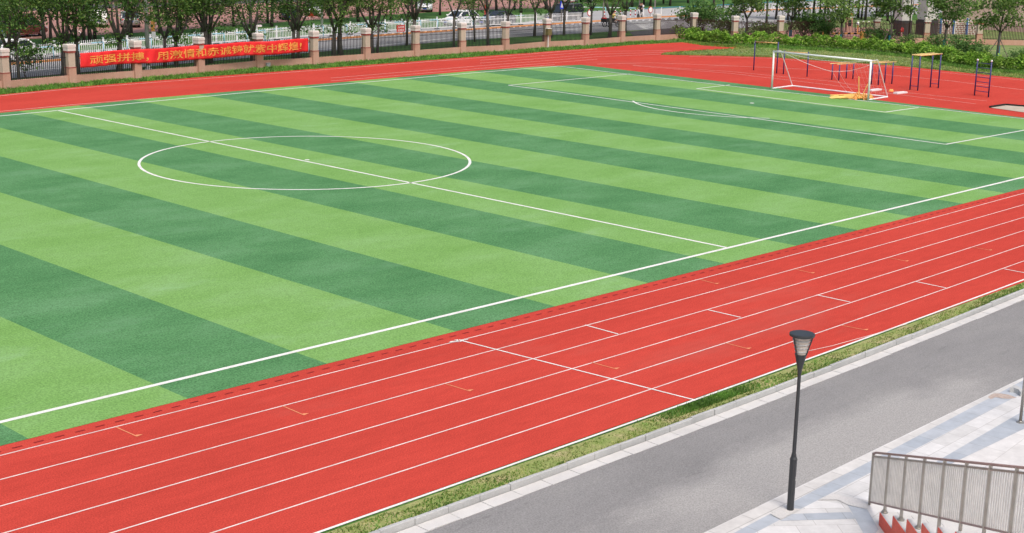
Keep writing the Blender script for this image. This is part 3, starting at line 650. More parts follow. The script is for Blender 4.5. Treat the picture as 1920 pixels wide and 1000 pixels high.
# ------------------------------------------------------------------ goal
gl0, gl1 = at(1447, 167.4), at(1627.6, 189); GH = 2.47
e = empty('soccer_goal', (gl0+gl1)/2, 0, 'white soccer goal with sloping net frame on the far goal line', 'goal')
o = (gl0+gl1)/2; lc = lambda p: np.array(p)-o
bk0, bk1 = at(1485.8, 162.6), at(1664, 183.4)
T0, T1 = gl0+np.array([0, 0, GH]), gl1+np.array([0, 0, GH]); tb0, tb1 = gl0+np.array([.85, .05, GH]), gl1+np.array([.85, .05, GH])
for a, b, r, nm in ((gl0, T0, .062, 'post'), (gl1, T1, .062, 'post')): MB().tube([lc(a), lc(b)], r, 12).build(nm, MT['white_metal'], e, True)
MB().tube([lc(T0)-np.array([0, -.06, .0]), lc(T1)+np.array([0, -.06, 0])], .062, 12).build('crossbar', MT['white_metal'], e, True)
for a, b, c_, d_ in ((gl0, T0, tb0, bk0), (gl1, T1, tb1, bk1)):
    up = np.array([0, 0, .05]); MB().tube([lc(T0 if a is gl0 else T1), lc(c_), lc(d_)+up], .03, 8).build('back_stay', MT['white_metal'], e)
    MB().tube([lc(a)+up, lc(d_)+up], .05, 8).build('side_base', MT['white_metal'], e)
MB().tube([lc(bk0)+np.array([0, 0, .05]), lc(bk1)+np.array([0, 0, .05])], .05, 8).build('rear_base', MT['white_metal'], e)
m = MB()
def sag(a, b, s, n=14): return [np.array(a)*(1-t)+np.array(b)*t-np.array([0, 0, s*4*t*(1-t)]) for t in np.linspace(0, 1, n)]
m.tube(sag(lc(tb0), lc(tb0*.45+tb1*.55)-np.array([0, 0, 1.0]), .12), .012, 4); m.tube(sag(lc(tb0*.45+tb1*.55)-np.array([0, 0, 1.0]), lc(tb1)-np.array([0, 0, .1]), .2), .010, 4)
m.tube(sag(lc(tb0), lc(tb1), .35), .008, 4)
for t in (.55, .62): m.tube(sag(lc(tb0*(1-t)+tb1*t)-np.array([0, 0, .9]), lc(bk0*(1-t-.06)+bk1*(t+.06))+np.array([-.2, 0, .1]), .15), .007, 4)
for t in np.linspace(.72, .97, 7): m.tube([lc(tb0*(1-t)+tb1*t)-np.array([0, 0, .35*4*t*(1-t)]), lc(bk0*(1-t)+bk1*t)+np.array([0, 0, .08])], .0035, 3)
for q in np.linspace(.15, .9, 5): m.tube([lc((tb0*.28+tb1*.72)*(1-q)+(bk0*.28+bk1*.72)*q), lc(tb1*(1-q)+bk1*q)], .0025, 3)
m.build('net', MT['white_metal'], e)
# marker poles dumped beside the right goal post
pr = None; c0 = at(1604, 185.2)
for i in range(44):
    t = i/43.; b = at(1612+RNG.uniform(-12, 26), 187.6-RNG.uniform(0, 6.0)); an = RNG.normal(0, .22); L = RNG.uniform(1.35, 1.6)
    z = .02+.16*RNG.uniform(0, 1)**1.3
    dirv = np.array(at(1565, 184)-at(1625, 186)); dirv = dirv/np.linalg.norm(dirv); z += (RNG.uniform(0, .12) if i % 5 == 0 else 0); c_, s_ = math.cos(an), math.sin(an); dv = np.array([dirv[0]*c_-dirv[1]*s_, dirv[0]*s_+dirv[1]*c_, 0])
    rz = math.atan2(dv[1], dv[0]); el = -math.atan2(z-.03, L)
    if pr is None:
        pr = MB().tube([(0, 0, 0), (1.5, 0, 0)], .027, 8).build('marker_pole', MT['pole_yellow']); o_ = pr
        MB().lathe([(.11, -.02), (.10, .02), (.04, .05)], n=10).build('foot', MT['orange_plastic'], pr)
        pr.children[0].rotation_euler = (0, math.pi/2, 0)
    else: o_ = dup(pr, (0, 0, 0))
    tag(o_, 'yellow orange training pole lying in the heap by the right goal post', 'training pole', 'heap of training poles')
    o_.location = (b[0], b[1], z+.05); o_.rotation_euler = (0, -el if False else math.atan2(z-.0, L), rz)
for (u0, v0, z0, u1, v1, lab) in ((1610.5, 184, .1, 1610.3, 143.5, 'orange training pole standing upright out of the heap'), (1614.5, 184, .1, 1627.5, 157.5, 'orange training pole leaning against the right goal post')):
    a = at(u0, v0, z0); b = at_plane(u1, v1, a, np.array([AX_F[0], AX_F[1], 0])); o_ = MB().tube([np.zeros(3), b-a], .028, 8).build('marker_pole', MT['pole_yellow']); o_.location = a
    tag(o_, lab, 'training pole')
    MB().tube([-.02*(b-a)/np.linalg.norm(b-a), .02*(b-a)/np.linalg.norm(b-a)], .09, 10).build('foot', MT['orange_plastic'], o_)
pr = None
for i in range(14):
    b = at(1602+RNG.uniform(0, 36), 187.8-RNG.uniform(0, 4)); z = RNG.uniform(0, .12)
    if pr is None: pr = MB().lathe([(.15, 0), (.15, .02), (.11, .03), (.05, .16), (.03, .18)], n=12).build('marker_cone', MT['orange_plastic']); o_ = pr
    else: o_ = dup(pr, (0, 0, 0))
    o_.location = (b[0], b[1], z); o_.rotation_euler = (RNG.uniform(-.7, .7), RNG.uniform(-.7, .7), 0)
    tag(o_, 'small orange marker cone tossed on the heap of training poles', 'marker cone', 'marker cones on the heap')
# slabs, cone and sand pit
for a, b, lab in (((1631, 171.6), (1649.5, 169.3), 'white board lying on the red track behind the goal'), ((1678.5, 176.6), (1697.5, 174.8), 'white board lying on the red track right of the goal')):
    p, q = at(*a), at(*b); m = MB(); m.bar(p+np.array([0, 0, .06]), q+np.array([0, 0, .06]), .32, .10); tag(m.build('take_off_board', MT['white_metal']), lab, 'board')
p = at(1670.7, 171.6); m = MB(); m.lathe([(.17, 0), (.17, .03), (.15, .05), (.13, .12), (.11, .14)], p, 12); tag(m.build('orange_marker', MT['orange_plastic']), 'low orange marker on the track between the two white boards', 'marker')
sp_ = [at(u, v)[:2] for u, v in ((1856, 202.5), (1885, 198), (1960, 204), (1960, 215), (1920, 211.5))]
struct(MB().poly(sp_, .02).build('sand_pit', MT['sand']))
m = MB(); m.bar([*sp_[0], .05], [*sp_[1], .05], .12, .12); m.bar([*sp_[1], .05], [*sp_[2], .05], .12, .12); q0 = at(1852, 202)
tag(m.build('pit_edging', MT['rubber']), 'black rubber edging along the back of the sand pit', 'edging')
# ------------------------------------------------------------------ exercise bars
def post(m, p, h, r=.045): m.tube([p, (p[0], p[1], h)], r, 10)
def pad(p, q): pass
def bars(name, label, cat, pts, tops, build):
    o = np.mean([at(*p) for p in pts], axis=0); e = empty(name, o, 0, label, cat)
    loc_ = [at(*p)-o for p in pts]; hs = tops
    for l, h in zip(loc_, hs): MB().tube([l, l+np.array([0, 0, h])], .045, 10).build('post', MT['blue_metal'], e, True)
    build(e, loc_, hs); return e
def hb(e, l, h): MB().tube([l[0]+np.array([0, 0, h[0]-.08]), l[1]+np.array([0, 0, h[1]-.08])], .032, 10).build('bar', MT['yellow_metal'], e, True)
bars('horizontal_bar', 'tall blue horizontal bar with yellow rail left of the goal', 'exercise bar', [(1413, 132), (1456, 138)], [2.2, 2.3], hb)
bars('horizontal_bar', 'lower blue horizontal bar seen through the left half of the goal', 'exercise bar', [(1468.7, 139.3), (1513, 144)], [1.72, 1.78], hb)
def pb(e, l, h):
    for a, b in ((l[0], l[2]), (l[1], l[3])):
        d = (b-a); d = d/np.linalg.norm(d); z = np.array([0, 0, h[0]+.02]); MB().tube([a-d*.3+z, b+d*.3+z], .036, 10).build('bar', MT['yellow_metal'], e, True)
bars('parallel_bars', 'blue parallel bars with yellow rails seen through the goal', 'parallel bars', [(1559.5, 149.8), (1572.5, 151.2), (1586.5, 147.2), (1599, 148.5)], [1.12]*4, pb)
bars('parallel_bars', 'blue parallel bars with yellow rails behind the right goal post', 'parallel bars', [(1633.5, 158.5), (1646.5, 159.8), (1658.5, 156.2), (1672, 157.7)], [1.5]*4, pb)
def mk(e, l, h):
    hz = np.array([0, 0, h[0]])
    for a, b in ((l[0], l[2]), (l[1], l[3])):
        d = (b-a)/np.linalg.norm(b-a); MB().tube([a+hz-d*.06, b+hz+d*.15], .045, 10).build('side_rail', MT['yellow_metal'], e, True)
    for t in np.linspace(0, 1, 12):
        MB().tube([l[0]*(1-t)+l[2]*t+hz, l[1]*(1-t)+l[3]*t+hz], .024, 8).build('rung', MT['yellow_metal'], e, True)
    for a, b in ((l[0], l[1]), (l[2], l[3])):
        MB().tube([a+np.array([0, 0, .28]), b+np.array([0, 0, .28])], .02, 8).build('foot_rung', MT['blue_metal'], e, True)
bars('monkey_bars', 'blue monkey bars with yellow overhead ladder right of the goal', 'monkey bars', [(1706, 168.7), (1720.5, 170.2), (1744, 164.2), (1759, 165.7)], [2.32]*4, mk)
def ld(e, l, h):
    for z in np.linspace(.32, 2.12, 7): MB().tube([l[0]+np.array([0, 0, z]), l[1]+np.array([0, 0, z])], .022, 8).build('rung', MT['blue_metal'], e, True)
    for a, hh in zip(l, h): MB().ellipsoid(a+np.array([0, 0, hh+.02]), (.07,)*3).build('ball_cap', MT['white_metal'], e, True)
bars('climbing_ladder', 'upright blue climbing ladder with white ball tops at far right', 'climbing ladder', [(1827, 179.3), (1853, 182.8)], [2.28, 2.30], ld)
# ------------------------------------------------------------------ foliage builders
def leaf_mesh(name, C, mat, size=(.14, .26), parent=None, up=.5):
    """one mesh of folded leaf quads at centres C"""
    n = len(C); size = (size[0]*1.0, size[1]*1.0); nrm = RNG.normal(size=(n, 3)); nrm[:, 2] = np.abs(nrm[:, 2])+up; nrm /= np.linalg.norm(nrm, axis=1)[:, None]
    t = RNG.normal(size=(n, 3)); t -= nrm*(t*nrm).sum(1)[:, None]; t /= np.linalg.norm(t, axis=1)[:, None]; b = np.cross(nrm, t)
    s = RNG.uniform(size[0], size[1], n)[:, None]; wd = s*RNG.uniform(.38, .6, n)[:, None]
    V = np.empty((n, 6, 3)); fold = nrm*wd*.35
    V[:, 0] = C-t*s/2; V[:, 1] = C-t*s*.1-b*wd/2+fold; V[:, 2] = C+t*s*.2-b*wd*.42+fold; V[:, 3] = C+t*s/2; V[:, 4] = C+t*s*.2+b*wd*.42+fold; V[:, 5] = C-t*s*.1+b*wd/2+fold
    me = bpy.data.meshes.new(name); me.vertices.add(n*6); me.vertices.foreach_set('co', V.ravel())
    base = np.arange(n)[:, None]*6; idx = np.concatenate([base+np.array([0, 1, 2, 3]), base+np.array([0, 3, 4, 5])], 1).ravel()
    me.loops.add(n*8); me.loops.foreach_set('vertex_index', idx); me.polygons.add(n*2); me.polygons.foreach_set('loop_start', np.arange(n*2)*4); me.polygons.foreach_set('loop_total', np.full(n*2, 4))
    me.materials.append(MT[mat]); me.update(calc_edges=True); me.validate()
    o = bpy.data.objects.new(name, me); COL.objects.link(o); o.parent = parent; return o
def tree_proto(name, h=7.5, trunk_h=2.0, r0=.15, spread=2.4, nl=5, leaves=2600, leaf='leaf', bark='bark', lsize=(.16, .30), droop=.3, lean=.0, clump=.42, low=0.):
    e = empty(name)
    m = MB(); tips = []
    base = np.array([0, 0, -.05]); top = np.array([lean*trunk_h+RNG.uniform(-.1, .1), RNG.uniform(-.1, .1), trunk_h])
    m.tube([base, base*.5+top*.5+np.array([RNG.uniform(-.06, .06), RNG.uniform(-.06, .06), 0]), top], [r0*1.25, r0, r0*.85], 8)
    for i in range(nl):
        a = 2*math.pi*(i+RNG.uniform(-.3, .3))/nl; H2 = h*RNG.uniform(.72, 1.); R2 = spread*RNG.uniform(.35, .8)
        p0 = top-np.array([0, 0, RNG.uniform(0, .25)]); p3 = np.array([R2*math.cos(a), R2*math.sin(a), H2])+top*[1, 1, 0]
        p1 = p0+(p3-p0)*.3+np.array([.25*math.cos(a), .25*math.sin(a), .1]); p2 = p0+(p3-p0)*.65+RNG.uniform(-.2, .2, 3)
        m.tube([p0, p1, p2, p3], [r0*.62, r0*.48, r0*.3, r0*.08], 6)
        for q in range(7):
            t = RNG.uniform(.22, 1.); s = (p1*(1-t)+p2*t) if t < .5 else (p2*(1-t)+p3*t); aa = a+RNG.normal(0, 1.0); LL = RNG.uniform(.5, 1.35)*spread*.5
            en = s+np.array([LL*math.cos(aa), LL*math.sin(aa), RNG.uniform(-droop, .7)]); m.tube([s, (s+en)/2+np.array([0, 0, .08]), en], [r0*.22, r0*.15, r0*.04], 5)
            tips += [en, s*.4+en*.6]
        tips += [p3, p2]
    for q in range(int(low)):
        a = RNG.uniform(0, 6.28); s = top*RNG.uniform(.7, .95); en = s+np.array([1.3*math.cos(a), 1.3*math.sin(a), RNG.uniform(-.3, .4)]); m.tube([s, en], [r0*.2, r0*.05], 5); tips += [en, (s+en)/2]
    m.build('trunk', MT[bark], e, True)
    tips = np.array(tips); k = RNG.integers(0, len(tips), leaves); rad = clump*RNG.uniform(.6, 1.35, len(tips))[k]
    g = RNG.normal(size=(leaves, 3)); g[:, 2] *= .7; C = tips[k]+g*rad[:, None]; C[:, 2] = np.where(C[:, 2] < trunk_h*.9, trunk_h*.9+.7*RNG.uniform(0, 1, leaves), C[:, 2])
    leaf_mesh('crown', C, leaf, lsize, e); return e
def place_trees(protos, spots, labfn, group, cat='tree', smin=.9, smax=1.15):
    used = set()
    for i, s in enumerate(spots):
        u, v = s[0], s[1]; k = s[2] if len(s) > 2 else i % len(protos); sc = s[3] if len(s) > 3 else RNG.uniform(smin, smax)
        p = at(u, v); pr = protos[k]; rz = RNG.uniform(0, 6.28)
        if k in used: o = dup(pr, (p[0], p[1], 0), rz, sc)
        else: o = pr; used.add(k); o.location = (p[0], p[1], 0); o.rotation_euler = (0, 0, rz); o.scale = (sc,)*3
        tag(o, labfn(i, len(spots)), cat, group)
    for k, pr in enumerate(protos):
        if k not in used:
            for c in list(pr.children): bpy.data.objects.remove(c)
            bpy.data.objects.remove(pr)
# street trees just behind the fence
SP = [tree_proto('street_tree', 7.6, 1.9, .17, 2.5, 5, 3600, low=2, droop=.5, lsize=(.14, .26), clump=.46), tree_proto('street_tree', 7.0, 2.2, .14, 2.2, 4, 2800, low=1, droop=.45, lsize=(.14, .26), clump=.46), tree_proto('street_tree', 7.8, 2.6, .19, 2.6, 5, 2800, low=1, droop=.4, lsize=(.15, .27)), tree_proto('street_tree', 6.0, 2.3, .10, 1.7, 4, 1800, low=1, droop=.35, lsize=(.14, .25))]
ST = [(17, 151, 0), (36, 151, 3), (120, 143, 0, 1.05), (147, 141, 1), (224, 135, 0, 1.1), (309, 126, 1), (330, 125, 0, .95), (386, 121, 1), (396, 119, 2, .9), (474, 114, 0), (550, 110, 1, 1.0), (560, 110, 2, .85), (627, 104, 0, 1.02), (638, 103, 2, .95), (698, 99, 0, .95), (708, 99.5, 3), (762, 86, 3, 1.05), (778, 92, 2, .95), (851, 90, 3, 1.2), (890, 78.5, 3, .9), (915, 86, 3, 1.35), (950, 80, 3, 1.1), (1002, 68, 3, 1.1), (1032, 72, 2, .9), (1057, 66.5, 3, 1.15), (1107, 66, 3, 1.1), (1143, 71.5, 2, .85), (1172, 62, 2, .85)]
place_trees(SP, ST, lambda i, n: 'leafy street tree right behind the fence, '+od(i, n)+' of its row', 'street trees behind the fence')
# saplings climbing at the fence
SB = [tree_proto('sapling', 1.7, .5, .03, 1.0, 4, 420, lsize=(.16, .28), clump=.25)]
place_trees(SB, [(50, 147, 0, 1.1)], lambda i, n: 'small bushy sapling behind the fence at the left end', None, 'sapling')
# lawn trees across the street
LT = [tree_proto('lawn_tree', 7.5, 2.2, .15, 2.7, 5, 2600, 'leaf_far', 'bark_dark', (.2, .36)), tree_proto('lawn_tree', 6.8, 2.0, .12, 2.3, 4, 2000, 'leaf_far', 'bark_dark', (.2, .36)), tree_proto('lawn_tree', 7.0, 1.8, .14, 2.6, 5, 2600, 'leaf', 'bark_dark', (.2, .34))]
LS = [(-30, 100, 2), (10, 95, 0), (84, 86), (96, 85), (128, 84, 2), (158, 80), (170, 77), (178, 73), (241, 73), (247, 67), (300, 63, 2), (340, 58), (380, 62, 0), (438, 50), (470, 52, 2), (502, 44), (509, 50), (640, 43, 2), (672, 41), (733, 41), (780, 35, 2), (825, 29), (931, 21), (965, 19), (977, 24), (1023, 18), (1185, 13), (1207, 9), (1219, 11), (1244, 7), (1256, 11), (1290, 6, 2), (1320, 5)]
place_trees(LT, [s if len(s) > 2 else (*s, i % 2) for i, s in enumerate(LS)], lambda i, n: 'dark tree on the lawn across the street, '+od(i, n)+' of its row', 'trees on the lawn across the street')
# background trees behind the car park
BT = [tree_proto('background_tree', 8.5, 1.2, .2, 3.6, 6, 2600, 'leaf_far', 'bark_dark', (.32, .6), clump=.75), tree_proto('background_tree', 9, 1.4, .2, 3.4, 6, 2600, 'leaf_far', 'bark_dark', (.32, .6), clump=.8)]
bs = []
for i, x in enumerate(np.linspace(0, 112, 21)): bs.append((x, 113+6*(i % 2)+RNG.uniform(-2, 2)))
for i, (x, y) in enumerate(bs):
    o = BT[i] if i < 2 else dup(BT[i % 2], (0, 0, 0)); o.location = (x, y, 0); s = RNG.uniform(.9, 1.2); o.scale = (s,)*3; o.rotation_euler = (0, 0, RNG.uniform(0, 6))
    tag(o, 'dense dark tree behind the brick car park, '+od(i, 21)+' of the back row', 'tree', 'trees behind the car park')
# young trees inside the school, teal wrapped trunks
def young():
    e = tree_proto('young_tree', 5.0, 2.0, .10, 2.0, 4, 2100, 'leaf_light', 'bark', (.18, .34), clump=.34)
    MB().lathe([(.125, .02), (.12, .95)], n=10).build('trunk_wrap', MT['teal_wrap'], e)
    for a in (.4, 2.5, 4.6): MB().bar((1.0*math.cos(a), 1.0*math.sin(a), 0), (.08*math.cos(a), .08*math.sin(a), 1.45), .05).build('support_stake', MT['wood_stake'], e)
    return e
YT = [young(), young(), young()]
place_trees(YT, [(1398, 73, 0, 1.0), (1481, 76, 1, 1.05), (1576, 84, 2, 1.0), (1667, 88, 0, 1.1), (1769, 95, 1, 1.05), (1870, 110, 2, 1.12)], lambda i, n: 'young tree with teal wrapped trunk behind the hedge, '+od(i, n)+' of the row', 'young trees behind the hedge')
# trees by the road on the right
GT = [tree_proto('roadside_tree', 6.5, 2.4, .14, 2.2, 4, 1700, 'leaf', 'bark_dark', (.2, .36)), tree_proto('roadside_tree', 6.0, 2.6, .11, 1.9, 4, 1300, 'leaf_light', 'bark_dark', (.18, .32))]
GS = [(1338, 42), (1355, 41), (1377, 32), (1437, 47), (1455, 36), (1477, 38), (1490, 39), (1497, 39), (1525, 37), (1537, 37), (1545, 40), (1552, 40), (1582, 39), (1592, 32), (1609, 34), (1615, 37), (1622, 38), (1643, 31), (1655, 26), (1664, 40), (1676, 32), (1710, 24), (1735, 20)]
place_trees(GT, [(a, b, i % 2) for i, (a, b) in enumerate(GS)], lambda i, n: 'slim dark trunked tree between road and school gate, '+od(i, n), 'roadside trees by the gate')
# hedge
hl = [p[:2] for p in hp]; hl.append(hl[-1]+(hl[-1]-hl[-2])); hl = np.array(hl)
hl[0] = at(1266, 74)[:2]; seg = np.linalg.norm(np.diff(hl, axis=0), axis=1); cum = np.concatenate([[0], np.cumsum(seg)]); nL = 17000
S = RNG.uniform(0, cum[-1], nL); base = np.stack([np.interp(S, cum, hl[:, 0]), np.interp(S, cum, hl[:, 1])], 1)
tg = np.stack([np.interp(S+.3, cum, hl[:, 0])-np.interp(S-.3, cum, hl[:, 0]), np.interp(S+.3, cum, hl[:, 1])-np.interp(S-.3, cum, hl[:, 1])], 1); tg /= np.linalg.norm(tg, axis=1)[:, None]+1e-9
back = np.stack([-tg[:, 1], tg[:, 0]], 1)
kk = RNG.integers(0, 900, nL); cs = RNG.uniform(0, 1, (900, 2)); 
# rounded cross-section, with clumps
ang = RNG.uniform(0, math.pi, nL); rad = RNG.uniform(.72, 1.0, nL)
Hh = .80+.15*np.sin(S*1.3)+.13*np.sin(S*3.7+1)+.12*np.sin(S*7.1); Wd = .85+.16*np.sin(S*2.3+2)
C = np.zeros((nL, 3)); C[:, :2] = base+back*(.85+np.cos(ang)*Wd*rad)[:, None]; C[:, 2] = .22+np.sin(ang)*Hh*rad+RNG.normal(0, .04, nL)
C[:, 2] = np.where(RNG.uniform(size=nL) < .25, RNG.uniform(.05, .5, nL), C[:, 2])
e = empty('hedge', (0, 0, 0), 0, 'long bright green clipped hedge along the grass behind the goal', 'hedge'); leaf_mesh('foliage', C, 'leaf_hedge', (.16, .30), e, .9)
m = MB()
for i in range(len(hl)-1):
    a, b = hl[i], hl[i+1]; L = np.linalg.norm(b-a); d = (b-a)/L; nrm = np.array([-d[1], d[0]])
    for t in np.arange(.3, L, .7): p = a+d*t+nrm*.85; m.tube([(p[0], p[1], 0), (p[0]+RNG.uniform(-.2, .2), p[1]+RNG.uniform(-.2, .2), .55)], [.03, .015], 5)
m.build('stems', MT['bark_dark'], e)
# shrubs between hedge and fence
SH = [tree_proto('shrub', 1.9, .35, .04, 1.35, 6, 850, 'leaf_shrub', 'bark_dark', (.16, .30), clump=.30), tree_proto('shrub', 1.5, .3, .04, 1.2, 6, 700, 'leaf_shrub', 'bark_dark', (.18, .34), clump=.32)]
place_trees(SH, [(1296, 61, 0, 1.2), (1318, 58, 0, 1.35), (1340, 64, 0, 1.25), (1362, 70, 1, .9), (1425, 75, 1, .8), (1446, 76, 1, .8), (1505, 76, 0, 1.05), (1524, 77, 0, 1.25), (1544, 80, 0, .9), (1640, 86, 0, .7), (1655, 87, 1, .75), (1700, 92, 1, .6), (1752, 98, 1, .7), (1798, 107, 0, .75), (1818, 110, 1, .75), (1838, 113, 0, .55), (1912, 121, 1, .6)], lambda i, n: 'loose dark green shrub between hedge and fence, '+od(i, n), 'shrubs behind the hedge', 'shrub')
# ------------------------------------------------------------------ grass tufts (uncountable)
def blades(name, P, h, mat, wd=.018, lean=.5):
    n = len(P); a = RNG.uniform(0, 6.28, n); hh = RNG.uniform(h[0], h[1], n); le = RNG.uniform(0, lean, n)*hh; b = RNG.uniform(0, 6.28, n)
    V = np.empty((n, 3, 3)); dx = np.stack([np.cos(a), np.sin(a)], 1)*wd
    V[:, 0, :2] = P[:, :2]-dx; V[:, 1, :2] = P[:, :2]+dx; V[:, 0, 2] = V[:, 1, 2] = P[:, 2]; V[:, 2, :2] = P[:, :2]+np.stack([np.cos(b), np.sin(b)], 1)*le[:, None]; V[:, 2, 2] = P[:, 2]+hh
    me = bpy.data.meshes.new(name); me.vertices.add(n*3); me.vertices.foreach_set('co', V.ravel()); me.loops.add(n*3); me.loops.foreach_set('vertex_index', np.arange(n*3)); me.polygons.add(n); me.polygons.foreach_set('loop_start', np.arange(n)*3); me.polygons.foreach_set('loop_total', np.full(n, 3))
    me.materials.append(MT[mat]); me.update(calc_edges=True); o = bpy.data.objects.new(name, me); COL.objects.link(o); o['kind'] = 'stuff'; return o
def in_poly(P, poly):
    x, y = P[:, 0], P[:, 1]; c = np.zeros(len(P), bool); k = len(poly)
    for i in range(k):
        (x0, y0), (x1, y1) = poly[i][:2], poly[(i+1) % k][:2]
        c ^= ((y0 > y) != (y1 > y))&(x < (x1-x0)*(y-y0)/((y1-y0) or 1e-9)+x0)
    return c
n = 26000; x = RNG.uniform(-27, 22, n); f = RNG.uniform(0, 1, n); eg = np.array([e_grass(v) for v in x]); ek = np.array([e_kback(v) for v in x])
ed = .05*np.sin(x*2.1)+.04*np.sin(x*5.3)+.03*np.sin(x*13)
P = np.stack([x, eg-.02+ed*(1-f)+(ek-eg-.0)*f, np.zeros(n)], 1)
dens = .5+.5*np.sin(x*.9+3*f)*np.sin(x*.37+1.2)+.35*np.sin(x*3.3+5*f); keep = RNG.uniform(0, 1, n) < np.clip(.15+.45*dens+(f > .75)*.35+(f < .12)*.2, .06, 1)
blades('strip_grass', P[keep], (.015, .05), 'grass_dry', .014, 1.2)
k2 = (RNG.uniform(0, 1, n) < np.clip(-.1+.42*np.sin(x*.55+.6)+.3*(f > .7), 0, 1)); blades('strip_green_grass', P[k2], (.02, .06), 'grass_blade', .014, 1.0)
n = 2200; x = -12.9+RNG.normal(0, .8, n); P = np.stack([x, -31.92+RNG.uniform(-.25, .10, n), np.zeros(n)], 1)
blades('thick_grass_patch', P, (.03, .09), 'grass_blade', .016, 1.0)
# along the far fence
n = 26000; u = RNG.uniform(-90, 1262, n); x = np.interp(u, [p[0] for p in far_red[:9]], [p[0] for p in fr[:9]]); y0 = np.interp(x, [p[0] for p in fr[:9]], [p[1] for p in fr[:9]])
x = np.where(u < 0, fr[0][0]+u*.06, x)
fx = [p[0] for p in pp[:nl]]; fy = [p[1]-.35 for p in pp[:nl]]; y1 = np.interp(x, fx, fy); f = RNG.uniform(-.04, 1, n)**1
P = np.stack([x, y0+.05*np.sin(x*1.7)+.08*np.sin(x*.9)+(y1-y0)*np.nan_to_num(f, nan=0.), np.zeros(n)], 1)
bare = (np.sin(x*1.25)+.6*np.sin(x*2.9+1) > 1.15)&(f > .3)
P[:, 2] = -.02; hcl = .55+.45*np.sin(P[:, 0]*2.3)*np.sin(P[:, 0]*.8+1); kp = (~bare)&(RNG.uniform(0, 1, n) < .35+.65*hcl)
blades('fence_foot_grass', P[kp], (.06, .24), 'grass_blade', .04, .9)
# edge of the thin grass behind the goal
n = 9000; t = RNG.uniform(0, 17, n); ii = t.astype(int); fr_a = np.array([p[:2] for p in fr]); q = fr_a[8+np.minimum(ii, 16)]+(fr_a[9+np.minimum(ii, 16)]-fr_a[8+np.minimum(ii, 16)])*(t-ii)[:, None]
P = np.concatenate([q+RNG.normal(0, .25, (n, 2))+np.array([.35, 0]), np.zeros((n, 1))], 1); P = P[~in_poly(P, bound)]; blades('track_edge_grass', P, (.05, .16), 'grass_dry', .03, .8)
n = 16000; P = []
uu = RNG.uniform(1250, 1930, n); top = np.interp(uu, [p[0] for p in hedge_px], [p[1] for p in hedge_px]); bot = np.interp(uu, [1250, 1300, 1420, 1542, 1686, 1774, 1920], [100, 103, 107, 114, 124, 133, 148]); vv = top+(bot-top)*RNG.uniform(0, 1, n)
P = np.array([at(a, b) for a, b in zip(uu, vv)])
P = P[~in_poly(P, bound)]; blades('verge_grass', P, (.04, .12), 'grass_dry', .03, .9)
n = 9000; uu = RNG.uniform(1250, 1930, n); top = np.interp(uu, [p[0] for p in hedge_px], [p[1] for p in hedge_px]); P = np.array([at(a, b+RNG.uniform(0, 5)) for a, b in zip(uu, top)])
blades('hedge_foot_grass', P, (.08, .22), 'grass_blade', .03, .8)
# ------------------------------------------------------------------ street furniture
def polyline(pts): P = np.array(pts); s = np.concatenate([[0], np.cumsum(np.linalg.norm(np.diff(P, axis=0), axis=1))]); return (lambda t: np.array([np.interp(t, s, P[:, 0]), np.interp(t, s, P[:, 1])])), s[-1]
# white picket road barrier
pf, tot = polyline(pl([(-60, 128), (115, 106), (340, 88.5), (600, 69), (770, 57.5), (900, 51), (1090, 41.5)]))
def barrier_proto(L):
    e = empty('road_barrier'); m = MB(); n = 12
    for i in range(n): x = -L/2+L*(i+.5)/n; m.box((x, 0, .58), (.045, .03, .92)); m.add([(x-.033, -.02, 1.04), (x+.033, -.02, 1.04), (x+.033, .02, 1.04), (x-.033, .02, 1.04), (x, 0, 1.10)], [(0, 1, 4), (1, 2, 4), (2, 3, 4), (3, 0, 4)])
    m.build('pickets', MT['white_metal'], e)
    for z, h in ((.18, .06), (.76, .06)): MB().box((0, .036, z), (L, .03, h)).build('rail', MT['white_metal'], e)
    m = MB(); m.box((-L/2, 0, .60), (.10, .10, 1.18)); m.box((-L/2, 0, 1.21), (.13, .13, .05)); m.build('post', MT['white_metal'], e)
    m = MB(); m.box((-L/2, 0, .04), (.5, .36, .08), 0, .75); m.build('base', MT['rubber'], e)
    return e
nb = int(tot/2.35); L = tot/nb; pr = barrier_proto(L); c = 0
for i in range(nb):
    a, b = pf(L*i), pf(L*(i+1)); mid = (a+b)/2; rz = math.atan2(*(b-a)[::-1])
    o = pr if i == 0 else dup(pr, (0, 0, 0)); o.location = (*mid, 0); o.rotation_euler = (0, 0, rz)
    tag(o, 'white picket road barrier in the street, '+od(i, nb)+' of its line', 'barrier', 'white picket road barriers')
